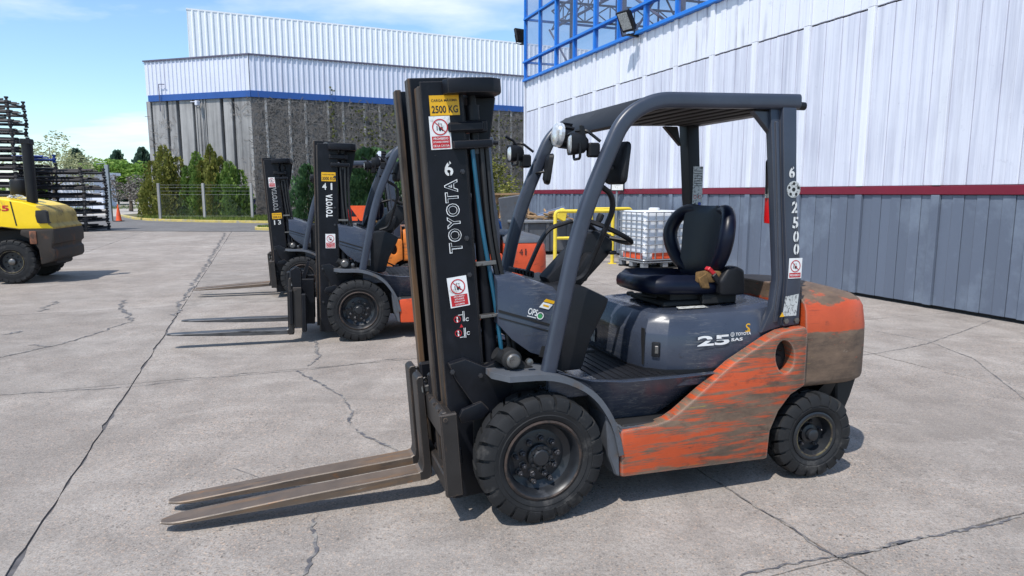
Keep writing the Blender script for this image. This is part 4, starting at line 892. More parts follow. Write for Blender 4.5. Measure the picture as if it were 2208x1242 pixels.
def glass_mat():
    n = NT('window_glass'); out = [x for x in n.N if x.type == 'OUTPUT_MATERIAL'][0]
    t = n.N.new('ShaderNodeBsdfTransparent'); t.inputs[0].default_value = (0.86, 0.88, 0.94, 1)
    gl = n.N.new('ShaderNodeBsdfGlossy'); gl.inputs['Roughness'].default_value = 0.03
    df = n.N.new('ShaderNodeBsdfDiffuse'); df.inputs[0].default_value = (0.42, 0.42, 0.5, 1)
    lw = n.N.new('ShaderNodeLayerWeight'); lw.inputs[0].default_value = 0.5
    pw = n.math('POWER', lw.outputs['Facing'], 4.0); fr_ = n.math('ADD', n.math('MULTIPLY', pw, 0.5), 0.05)
    m1 = n.N.new('ShaderNodeMixShader'); n.link(fr_, m1.inputs[0]); n.link(t.outputs[0], m1.inputs[1]); n.link(gl.outputs[0], m1.inputs[2])
    m2 = n.N.new('ShaderNodeMixShader'); m2.inputs[0].default_value = 0.10; n.link(m1.outputs[0], m2.inputs[1]); n.link(df.outputs[0], m2.inputs[2])
    n.link(m2.outputs[0], out.inputs[0]); return n.m
M['glass'] = glass_mat()

# ------------------------------------------------------------------ yard: site axes (E1 away along the right-hand wall, E2 towards it)
E1 = Vector((-0.352, 0.936, 0)); E2 = Vector((0.936, 0.352, 0))
def G(a, b, z=0.0): return E2*a + E1*b + Vector((0, 0, z))
b = B(); add(b, [(-3000, -600, -0.05), (3000, -600, -0.05), (3000, 4000, -0.05), (-3000, 4000, -0.05)], [(0, 1, 2, 3)]); ground = obj('ground', b, 'ground', None, 0, kind='structure')
b = B(); add(b, [G(-40, -12, -0.009), G(9.2, -12, -0.009), G(9.2, 46, -0.009), G(-40, 46, -0.009)], [(0, 1, 2, 3)]); obj('joint_filler', b, 'joint', ground, 0)
rng = random.Random(5)
SA, SB, A0, B0 = 3.45, 4.30, -1.08, 2.12
def slab(i, j):
    a0, a1 = A0+SA*i, A0+SA*(i+1); b0, b1 = B0+SB*j, B0+SB*(j+1); a1 = min(a1, 8.90) if i >= 2 else a1
    g = 0.005; pts = []; r = random.Random(i*131+j*17+9)
    near = (abs(i) <= 2 and -1 <= j <= 3); N = 46 if near else 14
    def edge(p, q, nx, ny):
        w = 0.0
        for k in range(N):
            t = k/N; w = 0.6*w + r.uniform(-1, 1)*0.007 + (r.uniform(0, 0.02) if r.random() < 0.10 else 0)
            w = max(-0.004, min(0.024, w)); e = w*min(1, 8*t, 8*(1-t))
            pts.append((p[0]+(q[0]-p[0])*t+nx*e, p[1]+(q[1]-p[1])*t+ny*e))
    edge((a0+g, b0+g), (a1-g, b0+g), 0, 1); edge((a1-g, b0+g), (a1-g, b1-g), -1, 0); edge((a1-g, b1-g), (a0+g, b1-g), 0, -1); edge((a0+g, b1-g), (a0+g, b0+g), 1, 0)
    b = B(); top = [b.verts.new(G(x, y, r.uniform(-0.0, 0.0))) for x, y in pts]; low = [b.verts.new(G(x, y, -0.028)) for x, y in pts]
    b.faces.new(top); n = len(top)
    for k in range(n): b.faces.new((top[k], low[k], low[(k+1) % n], top[(k+1) % n]))
    obj('concrete_slab', b, 'slab', ground, 0)
for i in range(-8, 3):
    for j in range(-2, 8):
        c = G(A0+SA*(i+0.5), B0+SB*(j+0.5))
        if c.y > 33 or c.y < -3 or (i < -5 and c.y < 8): continue
        slab(i, j)
# tar-filled cracks
def seam(pts, w, seed):
    r = random.Random(seed); b = B(); P = []
    pts = [Vector((x, y, 0.004)) for x, y in pts]
    for a, c in zip(pts, pts[1:]):
        n = max(2, int((c-a).length/0.022))
        for k in range(n): P.append(a.lerp(c, k/n))
    P.append(pts[-1]); L = []; R_ = []
    off = 0; env = 0.7
    for k, p in enumerate(P):
        d = (P[min(k+1, len(P)-1)]-P[max(k-1, 0)]).normalized(); s = Vector((-d.y, d.x, 0)); off = 0.86*off+r.uniform(-1, 1)*w*0.50
        env = 0.75*env+0.25*r.uniform(0.05, 1.5); ww = w*0.62*env*r.uniform(0.5, 1.2)*(0.2 if k in (0, len(P)-1) else 1)
        L.append(b.verts.new(p+s*(off+ww))); R_.append(b.verts.new(p+s*(off-ww)))
    for k in range(len(P)-1): b.faces.new((L[k], R_[k], R_[k+1], L[k+1]))
    obj('tar_seam', b, 'tar', ground, 0)
seam([(-2.17, 7.32), (-1.94, 6.57), (-1.9, 6.21)], 0.028, 1)
seam([(-1.99, 6.04), (-1.81, 5.8), (-1.4, 5.32), (-1.21, 4.9), (-1.13, 4.59)], 0.022, 2)
seam([(-1.09, 4.5), (-0.94, 4.32), (-0.77, 4.11), (-0.7, 3.98)], 0.020, 3)
seam([(-0.99, 3.2), (-0.96, 3.05), (-0.93, 2.88), (-0.89, 2.68)], 0.026, 4)
seam([(-5.95, 10.16), (-5.5, 9.33), (-4.89, 8.56)], 0.050, 5)
seam([(-4.89, 8.56), (-4.86, 7.64), (-4.94, 6.98), (-5.1, 6.53)], 0.030, 6)
seam([(-5.93, 7.64), (-5.93, 7.85)], 0.090, 7)
seam([(-6.54, 9.18), (-6.91, 10.07)], 0.060, 8)
seam([(-5.22, 7.09), (-4.95, 7.02)], 0.050, 9)
seam([(3.55, 6.65), (3.78, 6.73), (4.52, 7.16), (6.22, 8.56)], 0.012, 10)
seam([(4.33, 7.85), (4.62, 7.32), (4.56, 6.48), (4.07, 5.17)], 0.010, 11)
seam([(-11.87, 27.93), (-9.18, 20.97), (-6.67, 14.48)], 0.055, 12)
seam([(-6.67, 14.48), (-5.17, 10.53), (-4.51, 8.83)], 0.050, 13)
seam([(0.97, 2.68), (1.22, 2.77), (1.46, 2.84), (1.71, 2.92)], 0.016, 14)
seam([(1.71, 2.91), (2.12, 3.05), (2.58, 3.2)], 0.020, 15)
seam([(1.16, 3.63), (1.29, 3.29), (1.37, 3.14)], 0.008, 16)
seam([(1.37, 3.13), (1.41, 2.92), (1.46, 2.82)], 0.013, 17)
seam([(-4.16, 5.29), (-3.74, 5.39), (-3.3, 5.5)], 0.012, 18)
seam([(-3.27, 5.5), (-2.69, 5.8), (-1.99, 6.04), (-1.08, 6.53)], 0.011, 19)
seam([(-1.67, 3.82), (-1.46, 3.69), (-1.3, 3.63)], 0.004, 20)
# asphalt drive beyond the slabs, kerbs, planting beds
b = B(); add(b, [(-60, 31.5, 0.012), (-22.5, 29.7, 0.012), (-11.5, 28.6, 0.012), (0, 28.0, 0.012), (6, 27.6, 0.012), (12, 46, 0.012), (-12, 40.5, 0.012), (-24, 47, 0.012), (-60, 52, 0.012)], [tuple(range(9))]); obj('asphalt_drive', b, 'asphalt', None, 0, kind='structure')
def kerb(name, pts, w=0.16, h=0.14, closed=False):
    b = B(); n = len(pts); P = [Vector((*p, 0)) for p in pts]; rings = []
    for k, p in enumerate(P):
        d = (P[(k+1) % n if closed else min(k+1, n-1)]-P[k-1 if (closed or k) else 0]).normalized(); s = Vector((-d.y, d.x, 0))
        rings.append([p-s*w*0.5+Vector((0, 0, 0.0)), p-s*w*0.5+Vector((0, 0, h-0.02)), p-s*w*0.38+Vector((0, 0, h)), p+s*w*0.5+Vector((0, 0, h)), p+s*w*0.5+Vector((0, 0, 0))])
    if closed: rings.append(rings[0])
    loft(b, rings, cap0=not closed, cap1=not closed)
    return obj(name, b, 'kerb', None, 40, kind='structure')
bed1 = [(-27.5, 47.5), (-25.0, 44.2), (-23.4, 42.0), (-21.5, 40.1), (-19.5, 38.9), (-17.5, 38.0), (-15.0, 37.2), (-12.6, 36.6), (-9.5, 36.9), (-6.0, 38.2), (4.0, 42.6)]
kerb('kerb', bed1)
b = B(); add(b, [(x, y+0.1, 0.13) for x, y in bed1]+[(6, 52, 0.13), (-28, 52, 0.13)], [tuple(range(len(bed1)+2))]); obj('planting_bed', b, 'soil', None, 0, kind='structure')
isl = [(-11.6, 30.6), (-11.3, 29.9), (-10.6, 29.5), (-8.0, 29.1), (-4.0, 29.6), (0.0, 31.0), (1.0, 32.0), (-2.0, 33.0), (-6.5, 33.0), (-10.5, 32.4), (-11.5, 31.6)]
kerb('kerb', isl, closed=True)
b = B(); add(b, [(x*0.985-0.06, y, 0.125) for x, y in isl], [tuple(range(len(isl)))]); obj('grass_island', b, 'soil', None, 0, kind='structure')
def inside(p, poly):
    c = False; j = len(poly)-1
    for i in range(len(poly)):
        if (poly[i][1] > p[1]) != (poly[j][1] > p[1]) and p[0] < (poly[j][0]-poly[i][0])*(p[1]-poly[i][1])/(poly[j][1]-poly[i][1])+poly[i][0]: c = not c
        j = i
    return c
def grass(poly, n, h, label, z=0.12, seed=3):
    r = random.Random(seed); b = B(); xs = [p[0] for p in poly]; ys = [p[1] for p in poly]; k = 0
    while k < n:
        p = (r.uniform(min(xs), max(xs)), r.uniform(min(ys), max(ys)))
        if not inside(p, poly): continue
        k += 1; a = r.uniform(0, 2*pi); w = r.uniform(0.012, 0.03); hh = h*r.uniform(0.4, 1.3); l = r.uniform(0, 0.08)
        add(b, [(p[0]-w*cos(a), p[1]-w*sin(a), z), (p[0]+w*cos(a), p[1]+w*sin(a), z), (p[0]+l*sin(a), p[1]+l*cos(a), z+hh)], [(0, 1, 2)])
    return obj('grass', b, 'grass', None, 0, label=label, cat='grass', kind='stuff')
grass(isl, 9000, 0.09, 'short green grass on the kerbed island behind the forklifts')
grass(bed1[2:9]+[(-10, 41.5), (-23, 46)], 9000, 0.20, 'dry weedy grass in the bed below the concrete wall', seed=8)

# ------------------------------------------------------------------ right-hand hall: wall of tongued panels, glazed strip above
def frame_mat(o, xd, zd=(0, 0, 1)):
    x = Vector(xd).normalized(); z = Vector(zd); y = z.cross(x); m = Matrix((x, y, z)).transposed().to_4x4(); m.translation = Vector(o); return m
WO = Vector((5.47, 10.83, 0))                      # s = 0 on the wall foot; s grows away from the viewer
WM = frame_mat(WO, E1)                             # local x = s, local y = outwards (towards the yard), z up
hall = empty('warehouse', None, label='big hall with white and grey-blue panelled wall, burgundy stripe and blue-framed glazing', cat='building')
hall.matrix_world = WM
S0, S1, PITCH = -5.3, 14.2, 1.30
cols = [-1.40+PITCH*k for k in range(-3, 13)]
def panel_mesh(name, w, z0, z1, d, mat):
    b = B(); box(b, 0.003, w-0.003, -0.05, d, z0, z1, 0.004); return mesh(name, b, mat)
bw = (PITCH-0.13)/7
kinds = {}
for tier, (z0, z1, mat) in enumerate(((0.045, 1.60, 'wall_blue'), (1.735, 4.405, 'wall_white'), (4.435, 5.44, 'wall_white2'))):
    for lev, d in ((0, 0.0), (1, 0.009 if tier == 0 else 0.014)): kinds[tier, lev] = panel_mesh('wall_panel', bw, z0, z1, d, mat)
    kinds[tier, 'col'] = panel_mesh('pilaster', 0.13, z0, z1 if tier != 1 else 4.43, 0.045, mat if tier == 0 else 'pilaster')
far_b = {0: B(), 1: B(), 2: B()}
for k, c in enumerate(cols):
    if c > S1: continue
    for tier in range(3):
        link('pilaster', kinds[tier, 'col'], hall, loc=(c-0.065, 0, 0))
        for m_ in range(7):
            s = c+0.065+m_*bw
            if s+bw > S1+0.2: continue
            if c < 9.0 or tier == 1: link('wall_panel', kinds[tier, m_ % 2], hall, loc=(s, 0, 0))
            else:
                z0, z1 = ((0.045, 1.60), (0, 0), (4.435, 5.44))[tier]
                box(far_b[tier], s+0.003, s+bw-0.003, -0.05, 0.016*(m_ % 2), z0, z1)
for tier, mat in ((0, 'wall_blue'), (2, 'wall_white2')): obj('far_panels', far_b[tier], mat, hall, kind='stuff')
far_b[1].free()
b = B(); box(b, S0, S1+0.02, -0.10, 0.034, 1.605, 1.728, 0.006); obj('burgundy_stripe', b, 'burgundy', hall)
b = B(); box(b, S0, S1, -0.10, -0.052, 0.0, 5.44); obj('backing_wall', b, 'dark', hall)
b = B(); box(b, S1-0.02, S1+0.05, -0.10, 0.05, 0.0, 5.44, 0.005); obj('corner_trim', b, 'wall_white2', hall)
b = B(); box(b, S1-0.02, S1+0.0, -18, -0.10, 0.0, 5.44); obj('end_wall', b, 'wall_white2', hall)
b = B(); box(b, S0, S1+0.04, -0.08, 0.11, 5.445, 5.53, 0.008); obj('blue_sill', b, 'frameblue', hall)
b = B(); box(b, S1-0.06, S1+0.04, -18, -0.09, 5.445, 5.53, 0.008); obj('blue_sill', b, 'frameblue', hall)
TOPG = 9.6
for z in (6.06, 7.48, 8.9):
    b = B(); box(b, S0, S1+0.03, -0.05, 0.105 if z < 6.5 else 0.08, z, z+0.07, 0.006); obj('transom', b, 'frameblue', hall)
    b = B(); box(b, S1-0.05, S1+0.03, -18, -0.06, z, z+0.07, 0.006); obj('transom', b, 'frameblue', hall)
for k, c in enumerate(cols+[S1-0.02]):
    if c > S1: continue
    w = 0.085 if k % 2 else 0.045
    b = B(); box(b, c-w/2, c+w/2, -0.06, 0.070, 5.53, TOPG, 0.006); obj('mullion', b, 'frameblue', hall)
for k in range(1, 11):
    b = B(); box(b, S1-0.05, S1+0.01, -1.75*k-0.03, -1.75*k+0.03, 5.53, TOPG, 0.006); obj('mullion', b, 'frameblue', hall)
zs = [5.53, 6.06, 7.48, 8.9, TOPG]
cc = [c for c in cols if c < S1]+[S1]
for a, c in zip(cc, cc[1:]):
    if a < 1.0: continue
    for z0, z1 in zip(zs, zs[1:]):
        if z0 > 8.8: continue
        b = B(); add(b, [(a+0.03, 0.003, z0), (c-0.03, 0.003, z0), (c-0.03, 0.003, z1), (a+0.03, 0.003, z1)], [(0, 1, 2, 3)]); obj('window_pane', b, 'glass', hall, 0)
for k in range(0, 10):
    for z0, z1 in zip(zs[:3], zs[1:4]):
        b = B(); y0, y1 = -1.75*(k+1)+0.03, -1.75*k-0.03; add(b, [(S1-0.025, y0, z0), (S1-0.025, y1, z0), (S1-0.025, y1, z1), (S1-0.025, y0, z1)], [(0, 1, 2, 3)]); obj('window_pane', b, 'glass', hall, 0)
b = B(); box(b, S0, S1+0.3, -18.2, 0.25, TOPG, TOPG+0.25, 0.02); obj('roof', b, 'cladding2', hall)
b = B(); box(b, 4.9, S1-0.1, -18, -0.15, 5.3, 5.36); obj('upper_floor', b, 'truss', hall)
# lattice columns and girders behind the glass
def lattice(p, q, depth, n, r=0.05, up=Vector((0, 0, 1))):
    b = B(); p = Vector(p); q = Vector(q); o_ = up*depth
    tube(b, [p, q], r, 6); tube(b, [p+o_, q+o_], r, 6)
    for k in range(n):
        a = p.lerp(q, k/n); c = p.lerp(q, (k+1)/n)
        tube(b, [a, c+o_], r*0.6, 5); tube(b, [a+o_, c], r*0.6, 5); tube(b, [a, a+o_], r*0.6, 5)
    obj('lattice_girder', b, 'truss', hall)
for s in (12.1, 9.0, 6.2, 3.4):
    for y in (-0.8, -4.8, -9.0):
        b = B(); box(b, s-0.11, s-0.05, y-0.08, y+0.08, 5.36, TOPG); box(b, s+0.05, s+0.11, y-0.08, y+0.08, 5.36, TOPG)
        for k in range(10): tube(b, [(s-0.07, y, 5.4+k*0.4), (s+0.07, y, 5.6+k*0.4)], 0.02, 5)
        obj('lattice_column', b, 'truss', hall)
    lattice((s, -0.3, 7.05), (s, -13.0, 7.3), 0.55, 14, 0.035)
lattice((3.0, -0.85, 7.2), (13.9, -0.85, 7.2), 0.6, 12, 0.035); lattice((3.0, -4.8, 5.9), (13.9, -4.8, 5.9), 0.9, 9, 0.045); lattice((3.0, -9.0, 6.6), (13.9, -9.0, 6.6), 0.9, 9, 0.045)
for a in ((12.1, -0.8, 7.2, 9.0, -4.8, 9.2), (12.1, -4.8, 7.2, 9.0, -0.8, 9.2), (9.0, -0.8, 7.1, 12.1, -0.8, 9.3), (12.1, -0.8, 5.5, 14.0, -0.8, 7.2), (9.0, -0.8, 5.5, 6.2, -0.8, 7.2), (6.2, -0.8, 5.5, 9.0, -0.8, 7.2)):
    b = B(); tube(b, [a[:3], a[3:]], 0.035, 6); obj('brace', b, 'truss', hall)
# floodlights on the hall
def floodlight(loc, rz, label, tilt=0.55):
    f = empty('floodlight', None, label=label, cat='floodlight', group='floodlights on the hall')
    f.matrix_world = WM @ Matrix.Translation(loc) @ Matrix.Rotation(rz, 4, 'Z')
    t = Matrix.Rotation(-tilt, 4, 'X')
    b = B(); box(b, -0.20, 0.20, -0.06, 0.035, -0.25, 0.25, 0.012, xf=t)
    for k in range(7): box(b, -0.18+k*0.058, -0.17+k*0.058, -0.10, -0.06, -0.20, 0.20, xf=t)
    obj('housing', b, 'black', f)
    b = B(); box(b, -0.155, 0.155, 0.034, 0.042, -0.19, 0.21, 0.003, xf=t); obj('lens', b, 'label_grey', f)
    b = B(); tube(b, fillet([(0.215, 0, 0), (0.215, -0.1, -0.30), (-0.215, -0.1, -0.30), (-0.215, 0, 0)], 0.03, 3), 0.014, 6); box(b, -0.05, 0.05, -0.42, -0.06, -0.32, -0.28, 0.004); obj('bracket', b, 'black', f)
floodlight((6.65, 0.42, 5.72), 0.25, 'black floodlight with pale lens on the front of the blue glazing')
floodlight((14.75, 0.0, 7.1), -1.35, 'small floodlight sticking out past the hall corner against the sky', 0.3)

# ------------------------------------------------------------------ concrete and white-clad building behind
C0 = Vector((-16.6, 44.0, 0)); FL = Vector((-0.956, 0.293, 0)); FR = Vector((0.907, 0.421, 0))
shed = empty('clad_building', None, label='large building with ribbed concrete base, blue band and white corrugated cladding', cat='building')
ML = frame_mat(C0, -FL)      # x runs from the left towards the corner, y into the building
MR = frame_mat(C0, FR)
gaps = [(1.28, 1.49), (2.14, 2.39), (3.49, 3.67), (4.38, 4.57), (5.62, 5.88), (6.53, 6.72), (7.85, 8.0)]
edges = [0.0]+[x for g in gaps for x in g]+[8.35]
b = B(); box(b, -8.35, 0.15, 0.30, 0.5, 0, 7.75, xf=ML); box(b, -0.1, 42, 0.30, 0.5, 0, 7.75, xf=MR); obj('recess_wall', b, 'conc_dark', shed)
for k in range(0, len(edges)-1, 2):
    a, c = edges[k], edges[k+1]; b = B(); box(b, -c, -a, 0.0, 0.30, 0, 7.72, 0.03, xf=ML)
    if k in (6,):
        for q in range(4): box(b, -c+0.1+q*0.24, -c+0.17+q*0.24, -0.05, 0.0, 0, 7.70, xf=ML)
    obj('concrete_panel', b, 'conc_wall', shed)
rx = [0.0, 0.88, 2.32, 3.32, 4.77, 5.76, 7.21, 8.25, 9.7, 10.7, 12.2, 13.2, 14.7, 15.7, 17.2, 18.2, 19.8, 22]
for a, c in zip(rx, rx[1:]):
    b = B(); box(b, a+0.06, c-0.06, 0.0, 0.30, 0, 7.72, 0.03, xf=MR); obj('concrete_panel', b, 'conc_dark', shed)
    b = B(); box(b, c-0.08, c+0.08, -0.10, 0.1, 0, 7.72, 0.02, xf=MR); obj('concrete_rib', b, 'conc_wall', shed)
b = B(); box(b, -8.0, 0.08, -0.14, 0.0, 7.68, 8.08, xf=ML); box(b, 0.0, 42, -0.14, 0.0, 7.68, 8.08, xf=MR); obj('blue_band', b, 'blueband', shed)
def corrugated(L0, L1, z0, z1, pitch, depth, xf, mat, y=0.0):
    b = B(); pts = []; x = L0
    while x < L1:
        pts += [(x, y), (x+pitch*0.60, y), (x+pitch*0.70, y-depth), (x+pitch*0.90, y-depth)]; x += pitch
    pts.append((L1, y)); lo = [b.verts.new(xf @ Vector((px, py, z0))) for px, py in pts]; up = [b.verts.new(xf @ Vector((px, py, z1))) for px, py in pts]
    for k in range(len(pts)-1): b.faces.new((lo[k], lo[k+1], up[k+1], up[k]))
    obj('corrugated_sheet', b, mat, shed, 0)
corrugated(-8.2, 0.0, 8.06, 10.25, 0.33, 0.05, ML, 'cladding2', -0.05); corrugated(0.0, 42, 8.06, 10.25, 0.33, 0.06, MR, 'cladding2', -0.05)
b = B(); box(b, -8.25, 0.12, -0.16, 0.4, 10.25, 10.34, xf=ML); box(b, 0.0, 42, -0.16, 0.4, 10.25, 10.34, xf=MR); obj('roof_edge', b, 'truss', shed)
b = B(); p0 = ML @ Vector((-8.8, 0.4, 10.30)); p1 = MR @ Vector((0, 0.4, 10.30)); p2 = MR @ Vector((42, 0.4, 10.30)); add(b, [p0, p1, p2, p2+Vector((-10, 30, 0)), p0+Vector((3, 24, 0))], [(0, 1, 2, 3, 4)]); obj('roof', b, 'truss', shed, 0)
UP = frame_mat(Vector((-22.75, 49.3, 0)), FR)
corrugated(0.0, 50, 9.8, 14.35, 0.42, 0.06, UP, 'cladding')
UL = frame_mat(Vector((-22.75, 49.3, 0)), Vector((-0.421, 0.907, 0)))
b = B(); box(b, 0.0, 20, -0.02, 0.02, 9.8, 14.35, xf=UL); box(b, -0.05, 50, -0.03, 0.3, 14.35, 14.45, xf=UP); obj('upper_side', b, 'cladding', shed)
def vent(a, c, z0, z1):
    v = empty('louvre_vent', shed); b = B(); box(b, -c, -a, -0.06, 0.02, z0, z1, xf=ML); obj('vent_frame', b, 'louver', v)
    for k in range(8): 
        b = B(); zz = z0+0.08+k*(z1-z0-0.12)/8; box(b, -c+0.05, -a-0.05, -0.10, -0.06, zz, zz+0.05, xf=ML); obj('slat', b, 'louver', v)
vent(0.05, 0.85, 0.35, 1.28); vent(4.2, 4.95, 0.35, 1.28)
b = B(); tube(b, fillet([ML @ Vector((-6.95, -0.25, 7.0)), ML @ Vector((-6.95, -0.25, 8.75)), ML @ Vector((-6.5, -0.25, 8.72))], 0.05, 2), 0.03, 6); obj('wall_lamp_pole', b, 'truss', shed)
b = B(); box(b, -3.95, -3.75, -0.5, -0.2, 7.25, 7.55, 0.03, xf=ML); tube(b, [ML @ Vector((-3.85, -0.3, 7.5)), ML @ Vector((-4.6, -0.1, 7.55))], 0.03, 5); obj('security_camera', b, 'wall_white', shed)
# bare creeper stems over the right face and part of the left
b = B(); r = random.Random(21)
def creeper(n, L0, L1, dens, mt, zmax=7.6):
    for k in range(n):
        x = L0+(L1-L0)*r.random()**0.9; z = r.uniform(0.2, zmax)
        if r.random() > dens(x, z): continue
        a = r.uniform(0, 2*pi) if r.random() < 0.6 else r.uniform(1.1, 2.0); ln = r.uniform(0.15, 0.5); y = -r.uniform(0.015, 0.16); w = r.uniform(0.008, 0.022)
        px, pz = x, z
        for seg in range(2):
            a += r.uniform(-0.9, 0.9); qx, qz = px+cos(a)*ln*0.5, pz+sin(a)*ln*0.5; nx, nz = -sin(a)*w, cos(a)*w
            add(b, [mt @ Vector((px-nx, y, pz-nz)), mt @ Vector((px+nx, y, pz+nz)), mt @ Vector((qx+nx, y-0.01, qz+nz)), mt @ Vector((qx-nx, y-0.01, qz-nz))], [(0, 1, 2, 3)]); px, pz = qx, qz
creeper(19000, 0.0, 20.0, lambda x, z: 1.0, MR); creeper(300, -1.5, 0, lambda x, z: 0.4 if z > 6 else 0.1, ML); creeper(260, -8.2, -5.8, lambda x, z: 0.8 if 4 < z < 6.3 else 0.1, ML)
obj('creeper', b, 'vine', None, 0, label='bare grey creeper stems covering the concrete wall', cat='creeper', kind='stuff')
b = B()
for k in range(1900):
    cx = r.choice((12, 14, 16, 4.9 if k % 2 else 15, 7.5, 7.5, 9.5, 11, 13, 15, 17, 18.5)); x = r.gauss(cx, 1.0); z = r.uniform(0.6, 7.4); 
    if cx == 4.9: x = r.gauss(5.0, 0.13); z = r.uniform(3.5, 8.6)
    y = -r.uniform(0.03, 0.3); s = r.uniform(0.04, 0.10); a = r.uniform(0, 6.28)
    if x < 0.2: continue
    add(b, [MR @ Vector((x+s*cos(a+q), y-0.05*sin(a*3+q), z+s*sin(a+q))) for q in (0, 1.57, 3.14, 4.71)], [(0, 1, 2, 3)])
obj('creeper_leaves', b, 'leaf_creeper', None, 0, label='sparse green creeper leaves on the concrete wall', cat='creeper', kind='stuff')

# ------------------------------------------------------------------ trees and shrubs
def leaves(b, r, center, rad, n, s0, s1, shape=None):
    for k in range(n):
        while True:
            p = Vector((r.uniform(-1, 1), r.uniform(-1, 1), r.uniform(-1, 1)))
            if p.length <= 1: break
        p = p.normalized()*(p.length**0.45)
        q = Vector(center)+Vector((p.x*rad[0], p.y*rad[1], p.z*rad[2]))
        s = r.uniform(s0, s1); d = Vector((r.gauss(0, 1), r.gauss(0, 1), r.gauss(0, 1)+0.4)).normalized(); u, v = frame_of(d)
        add(b, [q+u*s, q+v*s*0.6, q-u*s, q-v*s*0.6], [(0, 1, 2, 3)])
def tree(name, label, cat, pos, h, trunk_h, clumps, n, s0, s1, mat, seed, group=None, tr=0.15):
    r = random.Random(seed); t = empty(name, None, loc=pos, label=label, cat=cat, group=group)
    b = B(); tube(b, [(0, 0, 0), (0.05, 0, trunk_h*0.6), (0, 0.05, trunk_h), (0.0, 0, h*0.85)], [tr, tr*0.8, tr*0.6, tr*0.15], 8)
    for c, rad in clumps: tube(b, [(0, 0, min(trunk_h, c[2]*0.7)), (c[0]*0.5, c[1]*0.5, (min(trunk_h, c[2]*0.7)+c[2])*0.5), c], [tr*0.45, tr*0.3, tr*0.08], 5)
    obj('trunk', b, 'bark', t)
    b = B(); tot = sum(rd[0]*rd[1]*rd[2] for c, rd in clumps)
    for c, rd in clumps:
        m_ = int(n*rd[0]*rd[1]*rd[2]/tot)
        sub = max(3, m_//45)
        for q in range(sub):
            p = Vector((r.gauss(0, 0.5), r.gauss(0, 0.5), r.gauss(0, 0.5))); p = p if p.length < 1 else p.normalized()
            leaves(b, r, (c[0]+p.x*rd[0], c[1]+p.y*rd[1], c[2]+p.z*rd[2]), tuple(x*0.33 for x in rd), m_//sub, s0, s1)
    obj('crown', b, mat, t, 0); return t
def conifer(name, label, pos, h, rad, n, mat, seed, group=None, spire=1.0, s=(0.05, 0.11), cols_=((0, 0, 1, 1),)):
    r = random.Random(seed); t = empty(name, None, loc=pos, label=label, cat='shrub', group=group)
    b = B(); tube(b, [(0, 0, 0), (0, 0, h*0.5), (0, 0, h*0.93)], [0.09, 0.06, 0.02], 6); obj('trunk', b, 'bark', t)
    b = B()
    for k in range(n):
        ox, oy, hs, ws = r.choice(cols_); hh = h*hs
        z = hh*(r.random()**1.1); prof = rad*ws*(min(1.0, (z/hh)/0.16+0.5))*max(0.02, (1-(z/hh)**1.8))**spire
        a = r.uniform(0, 2*pi); lump = 0.78+0.26*sin(3*a+z*2.3+seed)+0.20*sin(5*a-z*4.1+ox*9)+0.12*sin(z*11+a); rr = prof*lump*(r.random()**0.35)
        q = Vector((ox*rad+rr*cos(a), oy*rad+rr*sin(a), z)); u = Vector((cos(a)*0.5+r.uniform(-.35, .35), sin(a)*0.5+r.uniform(-.35, .35), 0.95)).normalized(); v = u.cross(Vector((cos(a+1.2), sin(a+1.2), 0))).normalized(); l = r.uniform(*s)*1.7; w = l*0.40
        add(b, [q-v*w*0.5, q+u*l*0.5-v*w, q+u*l, q+u*l*0.5+v*w], [(0, 1, 2, 3)])
    obj('crown', b, mat, t, 0); return t
conifer('thuja', 'conical bronze-green thuja left of the fence post by the building edge', (-21.7, 42.6, 0.1), 4.4, 1.6, 13000, 'leaf_thuja', 1, 'thujas in front of the concrete wall', 0.42, (0.05, 0.11), ((0, 0, 1, 0.5), (-0.5, 0, 0.78, 0.5), (0.5, 0.1, 0.84, 0.5), (0.15, -0.4, 0.70, 0.55), (-0.2, 0.2, 0.93, 0.4), (0.3, -0.2, 0.9, 0.35), (-0.75, 0.1, 0.5, 0.4), (0.75, -0.1, 0.55, 0.4)))
conifer('thuja', 'middle thuja with a tall spire before the concrete wall', (-19.5, 42.3, 0.1), 4.0, 1.25, 10000, 'leaf_lower', 2, 'thujas in front of the concrete wall', 0.42, (0.05, 0.11), ((0, 0, 1, 0.5), (-0.5, 0, 0.78, 0.5), (0.5, 0.1, 0.84, 0.5), (0.15, -0.4, 0.70, 0.55), (-0.2, 0.2, 0.93, 0.4), (0.3, -0.2, 0.9, 0.35), (-0.75, 0.1, 0.5, 0.4), (0.75, -0.1, 0.55, 0.4)))
conifer('thuja', 'tallest spired thuja between fence post and louvre vent', (-18.5, 41.9, 0.1), 4.4, 1.15, 10000, 'leaf_thuja', 3, 'thujas in front of the concrete wall', 0.6, (0.05, 0.11), ((0, 0, 1, 0.5), (-0.5, 0, 0.78, 0.5), (0.5, 0.1, 0.84, 0.5), (0.15, -0.4, 0.70, 0.55), (-0.2, 0.2, 0.93, 0.4), (0.3, -0.2, 0.9, 0.35), (-0.75, 0.1, 0.5, 0.4), (0.75, -0.1, 0.55, 0.4)))
conifer('thuja', 'lowest thuja, nearest the building corner', (-17.25, 41.6, 0.1), 3.4, 1.25, 10000, 'leaf_lower', 4, 'thujas in front of the concrete wall', 0.42, (0.05, 0.11), ((0, 0, 1, 0.5), (-0.5, 0, 0.78, 0.5), (0.5, 0.1, 0.84, 0.5), (0.15, -0.4, 0.70, 0.55), (-0.2, 0.2, 0.93, 0.4), (0.3, -0.2, 0.9, 0.35), (-0.75, 0.1, 0.5, 0.4), (0.75, -0.1, 0.55, 0.4)))
